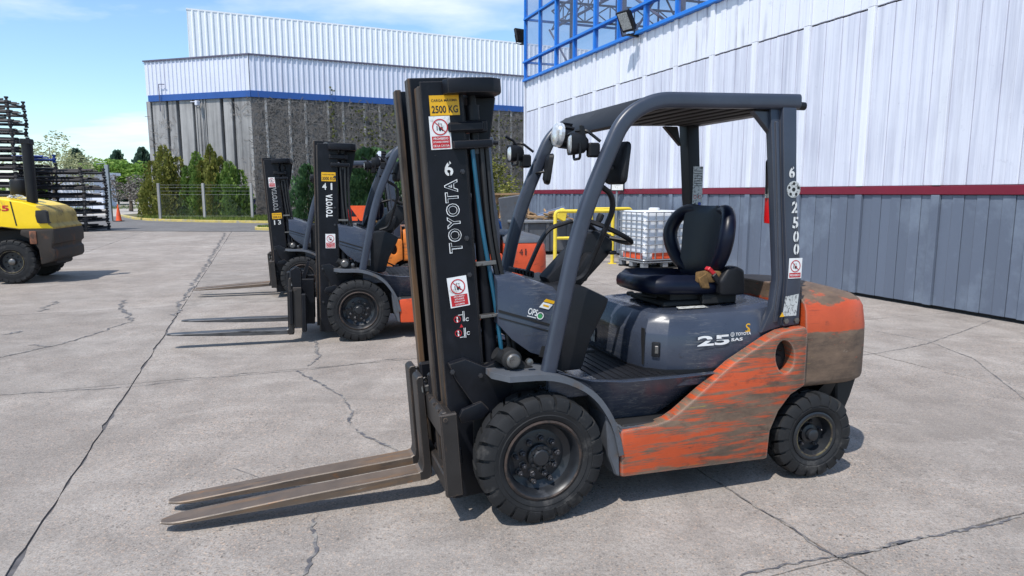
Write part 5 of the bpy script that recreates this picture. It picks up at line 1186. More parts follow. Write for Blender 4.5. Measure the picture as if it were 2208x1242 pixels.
conifer('spruce', 'dense dark green spruce behind the forklifts', (-7.0, 33.6, 0.1), 3.6, 2.5, 9000, 'leaf_dark', 5, None, 0.45, (0.07, 0.15))
conifer('spruce', 'small dark conifer bush left of the forklift mast numbered 41', (-10.7, 35.6, 0.1), 2.9, 1.0, 2600, 'leaf_dark', 6, None, 0.5, (0.07, 0.14))
tree('spindly_bush', 'tangled olive bush beside the hall corner', 'bush', (-0.9, 30.0, 0), 3.4, 1.0, [((0, 0, 1.7), (1.3, 1.1, 1.3)), ((-0.5, 0, 2.4), (0.8, 0.8, 0.9))], 2600, 0.04, 0.09, 'leaf_thuja', 9, None, 0.08)
far = [(-58, 98, 6.4, 'leaf', 'bright green rounded tree beyond the gate', 5.0), (-53.8, 99, 6.0, 'leaf', 'yellow-green rounded tree left of the thujas', 4.4), (-66, 96, 4.6, 'leaf', 'low bright green tree behind the rack stacks', 4.0), (-61.5, 106, 6.6, 'leaf', 'taller green tree behind the bright rounded one', 4.0)]
for k, (x, y, h, mt, lb, w) in enumerate(far):
    tree('broadleaf_tree', lb, 'tree', (x, y, 0), h, h*0.3, [((0, 0, h*0.58), (w*0.8, w*0.8, h*0.36)), ((-w*0.5, 0, h*0.5), (w*0.5, w*0.5, h*0.28)), ((w*0.5, 0.4, h*0.52), (w*0.5, w*0.5, h*0.3))], 9000, 0.15, 0.33, mt, 30+k, 'trees beyond the yard')
for k, (x, y, h, lb) in enumerate(((-81.5, 128, 9.4, 'distant blue-green evergreen above the middle of the tree line'), (-75, 130, 9.2, 'distant narrow evergreen right of its twin'), (-70.2, 130, 9.8, 'distant evergreen just left of the building'))):
    conifer('distant_evergreen', lb, (x, y, 0), h, 2.6, 2600, 'leaf_far', 40+k, 'trees beyond the yard', 0.6, (0.25, 0.5))
tree('pale_tree', 'tall pale tree with thin spring foliage behind the rack stacks', 'tree', (-48.6, 72, 0), 7.6, 2.2, [((0, 0, 5.0), (3.4, 3.0, 2.4)), ((-2.6, 0, 4.6), (2.2, 2.0, 2.0)), ((2.6, 0, 3.6), (2.4, 2.0, 1.7))], 3400, 0.07, 0.17, 'leaf_pale', 51, None, 0.22)
tree('bare_tree', 'dark tangled bare tree beyond the gate', 'tree', (-34.9, 62, 0), 3.6, 1.0, [((0, 0, 2.2), (2.4, 1.6, 1.1)), ((1.2, 0, 1.6), (1.6, 1.2, 0.9)), ((-1.0, 0, 1.8), (1.5, 1.2, 1.0))], 2200, 0.05, 0.13, 'vine', 52, None, 0.2)
b = B(); rr = random.Random(77)
for k in range(420):
    x = rr.uniform(-330, 60); leaves(b, rr, (x, 170+rr.uniform(-4, 4), rr.uniform(0.6, 3.2)), (3.5, 2, 1.6), 26, 0.35, 0.8)
obj('tree_belt', b, 'leaf', None, 0, label='low green belt of trees along the horizon', cat='trees', kind='stuff')
far_verge = [(-75, 70), (-32, 70), (-24, 82), (-75, 82)]
grass(far_verge, 5000, 0.35, 'green verge beyond the pale roadway', 0.0, 12)
# ------------------------------------------------------------------ boundary: far wall, fence, gate post, cone
for k, (x0, x1, y, lb) in enumerate(((-43.5, -42.2, 70, 'white boundary wall left of the gate post'), (-38.0, -37.1, 70.5, 'white boundary wall left of the first thuja'))):
    b = B(); box(b, x0, x1, y, y+0.2, 0, 1.55, 0.02); box(b, x0-0.05, x1+0.05, y-0.05, y+0.25, 1.55, 1.65, 0.02); obj('boundary_wall', b, 'cladding2', None, label=lb, cat='wall', group='white boundary walls')
b = B(); box(b, -50.5, -45.5, 74, 78, 0, 3.6); prism(b, [(-51, 3.6), (-45, 3.6), (-45, 3.9), (-51, 3.9)], 'y', 73.6, 78.4); obj('small_house', b, 'cladding2', None, label='small white hut showing above the rack stacks', cat='building')
def fence_post(x, y, h, lb):
    b = B(); box(b, x-0.07, x+0.07, y-0.06, y+0.06, 0, h, 0.01); obj('fence_post', b, 'conc_wall', None, label=lb, cat='post', group='concrete fence posts')
FP = [(-20.55, 39.0), (-16.9, 37.9), (-13.0, 37.3)]
FP[1] = (-18.15, 40.0)
fence_post(-20.6, 39.6, 2.2, 'grey concrete fence post before the first thuja'); fence_post(-18.0, 39.6, 2.2, 'grey concrete fence post before the middle thujas'); fence_post(-15.2, 39.6, 2.2, 'grey concrete fence post hidden behind the forklift masts')
b = B()
for x0, x1 in ((-20.6, -18.0), (-18.0, -15.2)):
    for z in (0.3, 1.55, 1.75, 1.95, 2.1): tube(b, [(x0, 39.6, z), (x1, 39.6, z)], 0.0035, 4)
    k = x0
    while k < x1-0.01:
        for s_ in (1, -1):
            xe = k+1.45*s_
            z0, z1 = 0.12, 1.55
            xa, xb = (k, xe)
            if xb > x1: z1 = z0+(x1-xa)/1.45*1.43; xb = x1
            if xb < x0: z1 = z0+(xa-x0)/1.45*1.43; xb = x0
            tube(b, [(xa, 39.6, z0), (xb, 39.6, z1)], 0.0018, 3, cap=False)
        k += 0.12
obj('wire_fence', b, 'galv', None, 0, label='thin galvanised wire mesh fence in front of the thujas', cat='fence')
b = B(); box(b, -23.55, -23.33, 39.4, 39.55, 0, 3.25, 0.01); box(b, -23.62, -23.60, 39.4, 39.5, 0, 2.3); tube(b, [(-23.5, 39.45, 3.15), (-23.5, 39.45, 3.35), (-24.0, 39.45, 3.3)], 0.025, 5); obj('gate_post', b, 'galv', None, label='tall grey steel gate post left of the traffic cone', cat='post')
def gate():
    g = empty('sliding_gate', None, label='light grey tubular gate beside the rack stacks', cat='gate')
    for z in (0.35, 1.2, 1.9): b = B(); tube(b, [(-27.0, 39.7, z), (-23.7, 39.7, z)], 0.025, 6); obj('rail', b, 'galv', g)
    for x in (-27.0, -26.2, -25.4, -24.6, -23.75): b = B(); tube(b, [(x, 39.7, 0.1), (x, 39.7, 2.0)], 0.018, 6); obj('bar', b, 'galv', g)
gate()
cone = empty('traffic_cone', None, loc=(-22.7, 39.0, 0.012), label='orange traffic cone standing by the gate', cat='traffic cone')
b = B(); box(b, -0.22, 0.22, -0.22, 0.22, 0, 0.045, 0.02); obj('base', b, 'black', cone)
b = B(); lathe(b, [(0.165, 0.045), (0.15, 0.10), (0.085, 0.55), (0.035, 0.92), (0.03, 0.97), (0.0001, 0.975)], 18, ax='z'); obj('body', b, 'cone', cone)
b = B(); lathe(b, [(0.121, 0.34), (0.104, 0.46)], 18, ax='z'); obj('collar', b, 'orange_plain', cone)

# ------------------------------------------------------------------ stacked tubular racks
def rack_meshes(L, W, h, seed):
    r = random.Random(seed); parts = {}
    b = B()
    for y in (-W/2, W/2):
        tube(b, [(-L/2, y, 0.12), (L/2, y, 0.12)], 0.055, 8); tube(b, [(-L/2, y*0.5, 0.20), (L/2, y*0.5, 0.20)], 0.035, 6)
    for x in (-L/2, -L/6, L/6, L/2): tube(b, [(x, -W/2, 0.10), (x, W/2, 0.10)], 0.035, 6)
    parts['frame'] = b
    b = B(); tube(b, [(0, 0, 0.0), (0, 0, h*0.94)], 0.045, 8); lathe(b, [(0.075, 0.0), (0.075, 0.05), (0.04, 0.08)], 10, ax='z', caps=True); lathe(b, [(0.04, h-0.10), (0.075, h-0.07), (0.075, h-0.02)], 10, ax='z', caps=True); box(b, -0.06, 0.06, -0.06, 0.06, 0.10, 0.2, 0.01)
    parts['post'] = b
    b = B(); tube(b, [(-L/2+0.1, -W*0.3, 0.24), (L/2-0.2, W*0.25, 0.27)], 0.03, 6); tube(b, [(-L/2+0.2, W*0.35, 0.26), (L/2-0.1, W*0.1, 0.22)], 0.04, 6); parts['loose_bar'] = b
    return {k: v for k, v in parts.items()}
def rack_stack(x, y, n, L, W, h, rz, blue, name_of):
    base = rack_meshes(L, W, h, n); meshes = {k: mesh(k, v, 'rack') for k, v in base.items()}
    bl = {k: mesh(k, v, 'rack_blue') for k, v in rack_meshes(L, W, h, n).items()}
    r = random.Random(n)
    for k in range(n):
        ms = bl if k in blue else meshes
        t = empty('steel_rack', None, loc=(x+r.uniform(-.03, .03), y+r.uniform(-.03, .03), 0.0+k*h), rot=(0, 0, rz+r.uniform(-.02, .02)),
                  label=(name_of(k)), cat='rack', group='stacked steel racks')
        link('frame', ms['frame'], t); link('loose_bar', ms['loose_bar'], t, rot=(0, 0, r.choice((0, pi))))
        for sx in (-1, 1):
            for sy in (-1, 1): link('post', ms['post'], t, loc=(sx*L/2, sy*W/2, 0))
ORD = 'first second third fourth fifth sixth seventh eighth ninth tenth eleventh twelfth thirteenth fourteenth fifteenth'.split()
def ordn(k, n): return ('bottom one' if k == 0 else 'top one' if k == n-1 else ORD[k]+' from the bottom')
rack_stack(-20.75, 27.0, 15, 2.4, 1.5, 0.355, 0.28, (), lambda k: 'dark steel rack, %s in the tallest left-hand stack' % ordn(k, 15))
rack_stack(-20.9, 28.6, 9, 2.5, 1.5, 0.365, 0.02, (8,), lambda k: ('blue steel rack on top of the middle stack' if k == 8 else 'dark steel rack, %s in the middle stack' % ordn(k, 9)))
rack_stack(-19.3, 29.4, 8, 2.5, 1.6, 0.34, 0.0, (), lambda k: 'dark steel rack, %s in the lowest right-hand stack' % ordn(k, 8))

# ------------------------------------------------------------------ big yellow forklift, rear end in view (x towards its rear, seen from its side)
yt = empty('yellow_forklift', None, loc=(-9.15, 12.62, 0), rot=(0, 0, 0.26), label='large yellow forklift with black exhaust stack, its rear end in view', cat='forklift')
def ywheel(x, y, side):
    w = empty('wheel', yt, loc=(x, y, 0.40), rot=(0, 0, 0 if side < 0 else pi))
    tb = tyre_bm(0.40, 0.13, 0.20, 22, 0.008, 5, 0.4); bmesh.ops.scale(tb, vec=(1, -1, 1), verts=tb.verts[:]); obj('tyre', tb, 'rubber', w)
    b = B(); lathe(b, [(0.205, -0.11), (0.20, -0.125), (0.188, -0.12)], 32, 1); lathe(b, [(0.188, -0.12), (0.18, -0.09), (0.165, -0.05), (0.0001, -0.045)], 32, 0); lathe(b, [(0.06, -0.04), (0.055, -0.10), (0.03, -0.115), (0.0001, -0.116)], 16, 2); obj('rim', b, ['rim', 'rimring', 'steel'], w)
    nm = mesh('wheel_nut', nut_bm(0.014, 0.02), 'rim')
    for k in range(8): link('wheel_nut', nm, w, loc=(0.115*cos(k*pi/4), -0.047, 0.115*sin(k*pi/4)), rot=(0, 0, pi))
ywheel(0.0, -0.50, -1); ywheel(0.0, 0.75, 1)
b = B()
hoodp = [(-1.6, 0.86), (-1.6, 1.56), (-0.20, 1.55), (0.30, 1.47), (0.62, 1.40), (0.80, 1.32), (0.86, 1.24), (0.88, 1.08), (0.98, 1.02), (0.98, 0.98), (0.20, 0.98), (-0.10, 1.02), (-0.45, 0.98), (-0.75, 0.86)]
prism(b, hoodp, 'y', -0.62, 0.85, 0.05, 3)
for f in b.faces:
    c = f.calc_center_median(); f.material_index = 1 if (c.x > 0.60 or (c.z < 1.03 and c.x > -0.3)) else 0
obj('hood', b, ['yellow', 'yellow_dirty'], yt, 40)
b = B(); prism(b, [(0.615, 1.32), (0.60, 1.22), (0.63, 1.10), (0.70, 1.085), (0.93, 1.09), (0.88, 1.12), (0.87, 1.30), (0.80, 1.325)], 'y', -0.66, -0.55, 0.015, 2); obj('lamp_recess', b, 'dark', yt)
b = B(); prism(b, [(0.13, 1.05), (0.15, 1.05), (0.09, 1.48), (0.07, 1.48)], 'y', -0.625, -0.615); obj('panel_gap', b, 'dark', yt)
b = B(); prism(b, [(0.22, 0.98), (0.98, 0.985), (1.0, 0.93), (1.0, 0.72), (0.94, 0.70), (0.92, 0.64), (0.98, 0.60), (0.98, 0.45), (0.92, 0.40), (0.62, 0.34), (0.60, 0.62), (0.45, 0.80), (0.20, 0.88)], 'y', -0.64, 0.87, 0.03, 2)
obj('counterweight', b, 'grime', yt)
b = B(); box(b, 0.42, 0.58, -0.655, -0.63, 0.72, 0.95, 0.02, 2); obj('rubbing_plate', b, 'rust', yt)
b = B(); prism(b, [(-1.4, 0.40), (-1.4, 0.9), (-0.5, 0.98), (0.2, 0.98), (0.6, 0.7), (0.6, 0.30), (0.3, 0.25)], 'y', -0.30, 0.55, 0.03); obj('chassis', b, 'dark', yt)
b = B(); tube(b, [(0.30, -0.28, 1.45), (0.30, -0.28, 2.40), (0.30, -0.28, 2.58)], [0.088, 0.088, 0.092], 18); prism(b, [(0.21, 2.50), (0.39, 2.50), (0.38, 2.60), (0.22, 2.60)], 'y', -0.37, -0.19, 0.01); obj('exhaust_stack', b, 'black', yt)
b = B(); lathe(b, [(0.15, 1.58), (0.16, 1.60), (0.16, 1.84), (0.14, 1.88), (0.0001, 1.89)], 24, ax='z', xf=Matrix.Translation((0.0, 0.05, 0))); obj('air_filter', b, 'black', yt)
b = B(); r = random.Random(4); leaves(b, r, (0.10, -0.40, 1.56), (0.13, 0.05, 0.035), 60, 0.02, 0.04); obj('white_rag', b, 'plastic_white', yt, 0)
p = Print(); p.text('55', 0, 0, 0.10, 'red', 0, width=0.24, offset=0.03); p.done('number_print', yt, (-0.07, -0.623, 1.36), (1, 0, 0), (0, 0, 1))
b = B(); tube(b, fillet([(-1.7, -0.55, 1.3), (-1.75, -0.55, 2.35), (-2.9, -0.55, 2.4), (-3.3, -0.55, 1.1)], 0.2, 5), 0.05, 8); tube(b, fillet([(-1.7, 0.78, 1.3), (-1.75, 0.78, 2.35), (-2.9, 0.78, 2.4), (-3.3, 0.78, 1.1)], 0.2, 5), 0.05, 8); box(b, -2.9, -1.8, -0.55, 0.78, 2.37, 2.41); obj('cab_frame', b, 'black', yt)

ywheel(-2.35, -0.50, -1); ywheel(-2.35, 0.75, 1)
b = B(); prism(b, [(-3.0, 0.35), (-3.0, 0.80), (-2.55, 0.95), (-1.5, 0.95), (-1.5, 0.35)], 'y', -0.34, 0.58, 0.03); prism(b, [(-2.95, 0.86), (-2.6, 0.93), (-1.85, 0.93), (-1.75, 0.55), (-1.85, 0.50), (-1.95, 0.84), (-2.6, 0.84), (-2.95, 0.80)], 'y', -0.64, -0.36, 0.01); obj('front_body', b, 'yellow', yt)
for y in (-0.30, 0.50):
    b = B(); box(b, -3.22, -3.02, y, y+0.05, 0.12, 2.5, 0.01); box(b, -3.24, -3.20, y-0.04, y+0.09, 0.12, 2.5, 0.01); obj('mast_rail', b, 'black', yt)
    b = B(); prism(b, [(-3.26, 0.9), (-3.30, 0.9), (-3.31, 0.12), (-4.45, 0.09), (-4.45, 0.06), (-3.28, 0.05)], 'y', y-0.05, y+0.10, 0.006); obj('fork', b, 'fork41', yt)
for z in (0.3, 0.8, 2.4): b = B(); box(b, -3.26, -3.1, -0.5, 0.75, z, z+0.12, 0.01); obj('cross_member', b, 'black', yt)
b = B(); box(b, -2.25, -1.75, -0.15, 0.40, 1.0, 1.18, 0.05, 2); box(b, -1.85, -1.70, -0.15, 0.40, 1.15, 1.7, 0.05, 2); obj('seat', b, 'black', yt)
for ch in yt.children:
    if ch.type == 'MESH' and ch.name.split('.')[0] in ('hood', 'lamp_recess', 'counterweight', 'rubbing_plate'):
        for v in ch.data.vertices:
            if v.co.x > 0.15: v.co.x = 0.15+(v.co.x-0.15)*0.68
# ------------------------------------------------------------------ IBC tank, yellow rails, sign, scrap by the hall
ibc = empty('liquid_tank', None, loc=(3.15, 15.0, 0), rot=(0, 0, 0.42), label='white plastic liquid tank in a galvanised cage on a pallet', cat='tank')
b = B(); box(b, -0.56, 0.56, -0.46, 0.46, 0.20, 1.25, 0.09, 4)
for z in (0.42, 0.63, 0.84, 1.05):
    pass
lathe(b, [(0.12, 1.24), (0.12, 1.30), (0.09, 1.31), (0.0001, 1.31)], 20, ax='z'); obj('tank', b, 'plastic_white', ibc, 50)
cage = empty('cage', ibc)
cb = {}
for k, z in enumerate((0.20, 0.36, 0.53, 0.70, 0.87, 1.04, 1.22)):
    b = B(); rr_ = rrect(1.20, 1.0, 0.07, 4); tube(b, [(x, y, z) for x, y in rr_], 0.014, 6, closed=True); obj('cage_ring', b, 'galv', cage)
vb = B(); tube(vb, [(0, 0, 0.19), (0, 0, 1.23)], 0.013, 6); vm = mesh('cage_bar', vb, 'galv')
for k in range(6):
    for sy in (-1, 1): link('cage_bar', vm, cage, loc=(-0.50+k*0.20, sy*0.50, 0))
for k in range(5):
    for sx in (-1, 1): link('cage_bar', vm, cage, loc=(sx*0.60, -0.40+k*0.20, 0))
for (x0, x1) in ((-0.36, 0.10), (0.30, 0.5)):
    b = B(); box(b, x0, x1, -0.485, -0.462, 0.215, 0.345, 0.008); obj('orange_label', b, 'orange_plain', ibc)
b = B(); box(b, -0.485+(-0.10), -0.565, -0.4, 0.30, 0.215, 0.345, 0.004); obj('orange_label', b, 'orange_plain', ibc)
pal = empty('pallet', ibc)
b = B(); box(b, -0.60, 0.60, -0.50, 0.50, 0.135, 0.165, 0.005); obj('deck', b, 'galv', pal)
for x in (-0.52, 0, 0.52):
    for y in (-0.42, 0, 0.42): b = B(); box(b, x-0.07, x+0.07, y-0.06, y+0.06, 0.03, 0.135, 0.01); obj('foot', b, 'galv', pal)
for y in (-0.42, 0, 0.42): b = B(); box(b, -0.60, 0.60, y-0.05, y+0.05, 0.0, 0.03, 0.004); obj('runner', b, 'dark', pal)
def rail(p, q, h, lb):
    g = empty('guard_rail', None, label=lb, cat='rail', group='yellow guard rails')
    p = Vector((*p, 0)); q = Vector((*q, 0))
    b = B(); tube(b, fillet([p, p+Vector((0, 0, h)), q+Vector((0, 0, h)), q], 0.10, 5), 0.042, 10); obj('hoop', b, 'railyellow', g)
    b = B(); tube(b, [p+Vector((0, 0, h*0.5)), q+Vector((0, 0, h*0.5))], 0.035, 8); obj('mid_rail', b, 'railyellow', g)
    for c in (p, q): b = B(); box(b, c.x-0.09, c.x+0.09, c.y-0.09, c.y+0.09, 0, 0.012); obj('foot_plate', b, 'railyellow', g)
rail((0.98, 15.3), (2.33, 15.6), 1.22, 'front yellow tubular guard rail left of the liquid tank'); rail((1.95, 16.6), (3.0, 17.0), 1.24, 'rear yellow tubular guard rail behind the liquid tank')
sg = empty('notice_sign', None, label='small white notice on a grey pole before the hall wall', cat='sign')
b = B(); tube(b, [(2.72, 17.6, 0), (2.72, 17.6, 1.75)], 0.03, 8); obj('pole', b, 'galv', sg)
b = B(); box(b, 2.55, 2.89, 17.55, 17.58, 1.68, 2.06, 0.006); obj('frame', b, 'black', sg)
p = Print(); p.rect(0, 0, 0.29, 0.33, 'white')
for k in range(3): p.rect(0, 0.06-k*0.05, 0.16, 0.012, 'label_grey', 0.0008)
p.done('notice', sg, (2.72, 17.549, 1.87), (1, 0, 0), (0, 0, 1))
# scrap heap
def boxthing(name, lb, cat, mat, dims, loc, rot, bv=0.02):
    b = B(); box(b, -dims[0]/2, dims[0]/2, -dims[1]/2, dims[1]/2, 0, dims[2], bv); return obj(name, b, mat, None, loc=loc, rot=rot, label=lb, cat=cat, group='scrap beside the hall')
skip = empty('scrap_bin', None, loc=(0.75, 18.4, 0), rot=(0, 0, 0.35), label='grey steel bin full of scrap beside the hall', cat='bin')
b = B(); prism(b, [(-0.75, 0.10), (0.75, 0.10), (0.9, 0.85), (-0.9, 0.85)], 'y', -0.55, 0.55, 0.02)
for x in (-0.6, 0, 0.6): box(b, x-0.04, x+0.04, -0.60, -0.55, 0.1, 0.85, 0.01)
obj('body', b, 'grey_light', skip)
b = B(); box(b, -0.95, 0.95, -0.62, 0.62, 0.85, 0.92, 0.015); obj('rim', b, 'galv', skip)
sheet = boxthing('grey_panel', 'leaning grey sheet panel in the scrap heap', 'panel', 'grey_light', (0.62, 0.05, 1.45), (0.10, 18.2, 0.12), (0.12, -0.14, 0.2))
boxthing('blue_crate', 'dark blue crate behind the leaning grey panel', 'crate', 'blueband', (0.7, 0.5, 0.9), (-0.45, 19.0, 0), (0, 0, 0.2))
boxthing('red_cabinet', 'small red cabinet in the scrap heap', 'cabinet', 'burgundy', (0.35, 0.4, 1.35), (-0.75, 18.6, 0), (0, 0.03, 0.1))
boxthing('cardboard_box', 'brown carton on top of the scrap heap', 'carton', 'wood', (0.3, 0.3, 0.3), (-0.5, 18.7, 1.33), (0, 0, 0.4))
ts = empty('trestle', None, loc=(0.05, 18.6, 0.95), rot=(0, 0, 0.15), label='wooden trestle with a plank on top of the scrap heap', cat='trestle')
b = B(); box(b, -0.55, 0.55, -0.08, 0.08, 0.62, 0.68, 0.006); obj('plank', b, 'wood', ts)
for sx in (-0.3, 0.3):
    for sy in (-1, 1): b = B(); tube(b, [(sx, 0, 0.62), (sx+0.12*(1 if sx > 0 else -1), sy*0.22, 0.0)], 0.03, 5); obj('leg', b, 'wood', ts)
b = B(); lathe(b, [(0.001, -0.4), (0.10, -0.4), (0.10, 0.4), (0.001, 0.4)], 18, ax='x'); obj('duct_pipe', b, 'chrome', None, loc=(1.05, 18.3, 1.08), rot=(0, -0.28, 0.3), label='shiny metal duct pipe lying on the scrap bin', cat='pipe')
b = B(); prism(b, [(-0.2, 0), (0.15, 0.02), (0.05, 0.3), (-0.1, 0.32)], 'y', -0.1, 0.1, 0.02); obj('yellow_guard', b, 'railyellow', None, loc=(1.25, 17.75, 0.92), rot=(0, 0.5, 0.2), label='bent yellow sheet metal guard on the scrap bin', cat='scrap metal')
b = B(); rr = random.Random(15)
for k in range(46):
    a = rr.uniform(0, 3.1); ln = rr.uniform(0.2, 0.6); c = Vector((rr.uniform(-0.1, 1.5), rr.uniform(18.0, 18.8), rr.uniform(0.9, 1.12))); d = Vector((cos(a), sin(a)*0.5, rr.uniform(-.25, .35)))*ln*0.5
    tube(b, [c-d, c+d], rr.uniform(0.015, 0.045), 5)
obj('scrap_pieces', b, 'wood', None, label='loose offcuts heaped in the scrap bin', cat='scrap', kind='stuff')

# ------------------------------------------------------------------ pickup parked behind the forklifts
pk = empty('pickup', None, loc=(-4.6, 24.0, 0), rot=(0, 0, 0.30), label='dark pickup parked behind the forklifts, red tail lamp showing', cat='pickup')
b = B(); prism(b, [(-1.2, 0.55), (-1.2, 1.12), (1.2, 1.12), (1.35, 1.66), (2.5, 1.70), (3.0, 1.15), (4.0, 1.05), (4.15, 0.55)], 'y', -0.88, 0.88, 0.08, 3); obj('body', b, 'car_dark', pk, 50)
b = B(); prism(b, [(1.42, 1.18), (1.50, 1.58), (2.4, 1.62), (2.80, 1.18)], 'y', -0.90, 0.90, 0.02); obj('side_window', b, 'car_glass', pk)
for y in (-0.80, 0.80): b = B(); box(b, -1.24, -1.12, y-0.10, y+0.10, 0.72, 1.10, 0.03, 2); obj('tail_lamp', b, 'tail', pk)
b = B(); box(b, -1.32, -1.18, -0.85, 0.85, 0.42, 0.58, 0.03); obj('bumper', b, 'chrome', pk)
for x in (-0.3, 3.2):
    for y in (-0.80, 0.80):
        b = B(); lathe(b, [(0.001, -0.11), (0.2, -0.12), (0.33, -0.11), (0.37, -0.06), (0.37, 0.06), (0.33, 0.11), (0.001, 0.11)], 22, xf=Matrix.Translation((x, y, 0.37))); obj('wheel', b, 'rubber', pk)
hz = empty('hazard_board', None, loc=(-4.95, 22.3, 0), rot=(0, 0, 0.2), label='orange triangular hazard board in front of the pickup', cat='sign')
b = B(); prism(b, [(-0.40, 1.22), (0.40, 1.22), (0.0, 0.62)], 'y', -0.01, 0.01); prism(b, [(-0.42, 0.86), (-0.15, 0.86), (-0.10, 0.35)], 'y', -0.012, 0.012); prism(b, [(0.10, 0.82), (0.45, 0.65), (0.2, 0.5)], 'y', -0.011, 0.011); obj('board', b, 'cone', hz)
b = B(); tube(b, [(0, 0.03, 0), (0, 0.03, 1.2)], 0.02, 6); box(b, -0.3, 0.3, -0.15, 0.2, 0, 0.03); obj('stand', b, 'black', hz)

# ------------------------------------------------------------------ the three lift trucks
L4 = ['PROHIBIDO', 'SITUARSE', 'DEBAJO DE', 'LA CARGA']; L3 = ['PROHIBIDO', 'SITUARSE DEBAJO', 'DE LA CARGA']
t6, mast6, gu6, hood6, cowl6, cw6 = make_truck(dict(hi=True, x=-0.02, y=3.68, yaw=0.319, panel='orange_panel', cw='counterweight', fork_mat='fork', forks=(0.055, -0.175), fork_len=1.325, lift=0.022, tilt=4.0, cap='2500 KG', num='6', num_at=(-0.104, 1.638), z_cap=1.93,
    brand=(-0.108, 1.41), stickers=[(-0.078, 1.805, 0.100, 0.153, L3, 0.0), (-0.103, 1.043, 0.098, 0.150, L4, 0.06)],
    label='orange and slate forklift numbered 6 in the foreground, forks lowered to the ground'))
t41 = make_truck(dict(x=-1.84, y=7.86, yaw=0.27, s=1.05, panel='red_orange', cw='red_orange', fork_mat='fork41', forks=(0.40, -0.36), fork_len=1.22, car_dx=0.20, tilt=-1.0, cap='3000 KG', num='41', num_at=(-0.10, 1.52), z_cap=1.62, mast_h=1.99, attach=True,
    brand=(-0.11, 1.32), brand_len=0.24, outlined=False, stickers=[(-0.115, 0.95, 0.10, 0.15, L3, 0.0)], cover=True, label='red-orange and slate forklift numbered 41 behind the foreground forklift'))
t13 = make_truck(dict(x=-3.42, y=10.95, yaw=0.27, s=1.0, panel='amber_orange', cw='amber_orange', fork_mat='fork', forks=(0.05, -0.17), fork_len=1.2, tilt=3.0, cap='2500 KG', num='13', num_at=(-0.10, 1.07), z_cap=1.17, lift=0.06,
    brand=(-0.105, 1.43), stickers=[(-0.085, 1.69, 0.095, 0.15, L3, 0.0)], label='faded orange forklift numbered 13, farthest of the parked forklifts'))
# prints on the foreground truck
def digits(txt, pos, h, parent, bg, w=0.6):
    p = Print(); p.text(txt, 0, 0, h, 'stencil', 0, width=h*w, offset=0.03); [p.rect(0.001, q*h*0.43, 0.006, h*0.26, bg, 0.0008) for q in (1, -1)]; p.done('stencil_number', parent, pos, NEAR_U, NEAR_V)
PY = 0.5012
for ch, x, z in (('6', -1.435, 1.737), ('2', -1.466, 1.55), ('5', -1.477, 1.467), ('0', -1.486, 1.391), ('0', -1.493, 1.322)): digits(ch, (x, PY, z), 0.062, gu6, 'grey_post')
p = Print(); p.disc(0, 0, 0.045, 'label_grey'); p.disc(0, 0, 0.012, 'ink', 0.0006, 6)
for k in range(5):
    a = 2*pi*k/5+0.3; p.disc(0.031*cos(a), 0.031*sin(a), 0.009, 'ink', 0.0006, 6)
p.done('round_emblem', gu6, (-1.452, PY, 1.645), NEAR_U, NEAR_V)
prohib(gu6, (-1.493, PY, 1.217), NEAR_U, (0.06, 0, 1), 0.088, 0.112, ['PROHIBIDO'])
p = Print(); p.poly([(-0.048, -0.06), (0.045, -0.06), (0.055, 0.062), (-0.035, 0.05)], 'label_grey'); p.poly([(-0.066, -0.062), (-0.035, -0.062), (-0.05, -0.035)], 'yellow_label', 0.0006); p.done('worn_sticker', gu6, (-1.473, PY, 1.012), NEAR_U, NEAR_V)
p = Print(); p.text('25', 0, 0, 0.056, 'white', 0, width=0.20, offset=0.03); p.rect(0.0, 0.004, 0.19, 0.006, 'grey', 0.0008); p.done('capacity_print', hood6, (-1.015, 0.4635, 0.838), (-1, 0.02, 0), NEAR_V)
p = Print(); p.ring(-0.062, 0.013, 0.010, 0.0125, 'white', 0, 16); p.ring(-0.062, 0.013, 0.004, 0.006, 'white', 0.0004, 12); p.text('TOYOTA', 0.008, 0.013, 0.017, 'white', 0, width=0.100, offset=0.02); p.text('SAS', -0.032, -0.016, 0.017, 'white', 0, width=0.075, offset=0.03); p.done('maker_print', hood6, (-1.195, 0.4645, 0.850), NEAR_U, NEAR_V)
p = Print(); p.text('S', 0, 0, 0.05, 'yellow_label', 0, width=0.03, offset=0.0); p.text('A', 0.004, -0.012, 0.028, 'yellow_label', 0.0004, width=0.024); p.done('gold_monogram', hood6, (-1.232, 0.4635, 0.893), NEAR_U, NEAR_V)
p = Print(); p.text('OPS', -0.012, 0.0, 0.034, 'white', 0, width=0.052, offset=0.02); p.rect(-0.012, -0.026, 0.05, 0.004, 'white'); p.ring(0.032, -0.010, 0.014, 0.019, 'white'); p.disc(0.032, -0.012, 0.012, 'green', 0.0004); p.done('ops_print', cowl6, (-0.022, 0.3668, 1.030), (-1, 0, -0.30), NEAR_V)
p = Print(); p.poly([(-0.035, -0.03), (0.02, -0.03), (0.035, 0.0), (-0.02, 0.0)], 'white'); p.poly([(-0.02, 0.004), (0.036, 0.004), (0.045, 0.02), (-0.01, 0.02)], 'yellow_label'); p.rect(0, -0.015, 0.032, 0.010, 'yellow_label', 0.0006); p.done('yellow_sticker', cowl6, (-0.085, 0.3668, 1.075), (-1, 0, -0.30), NEAR_V)
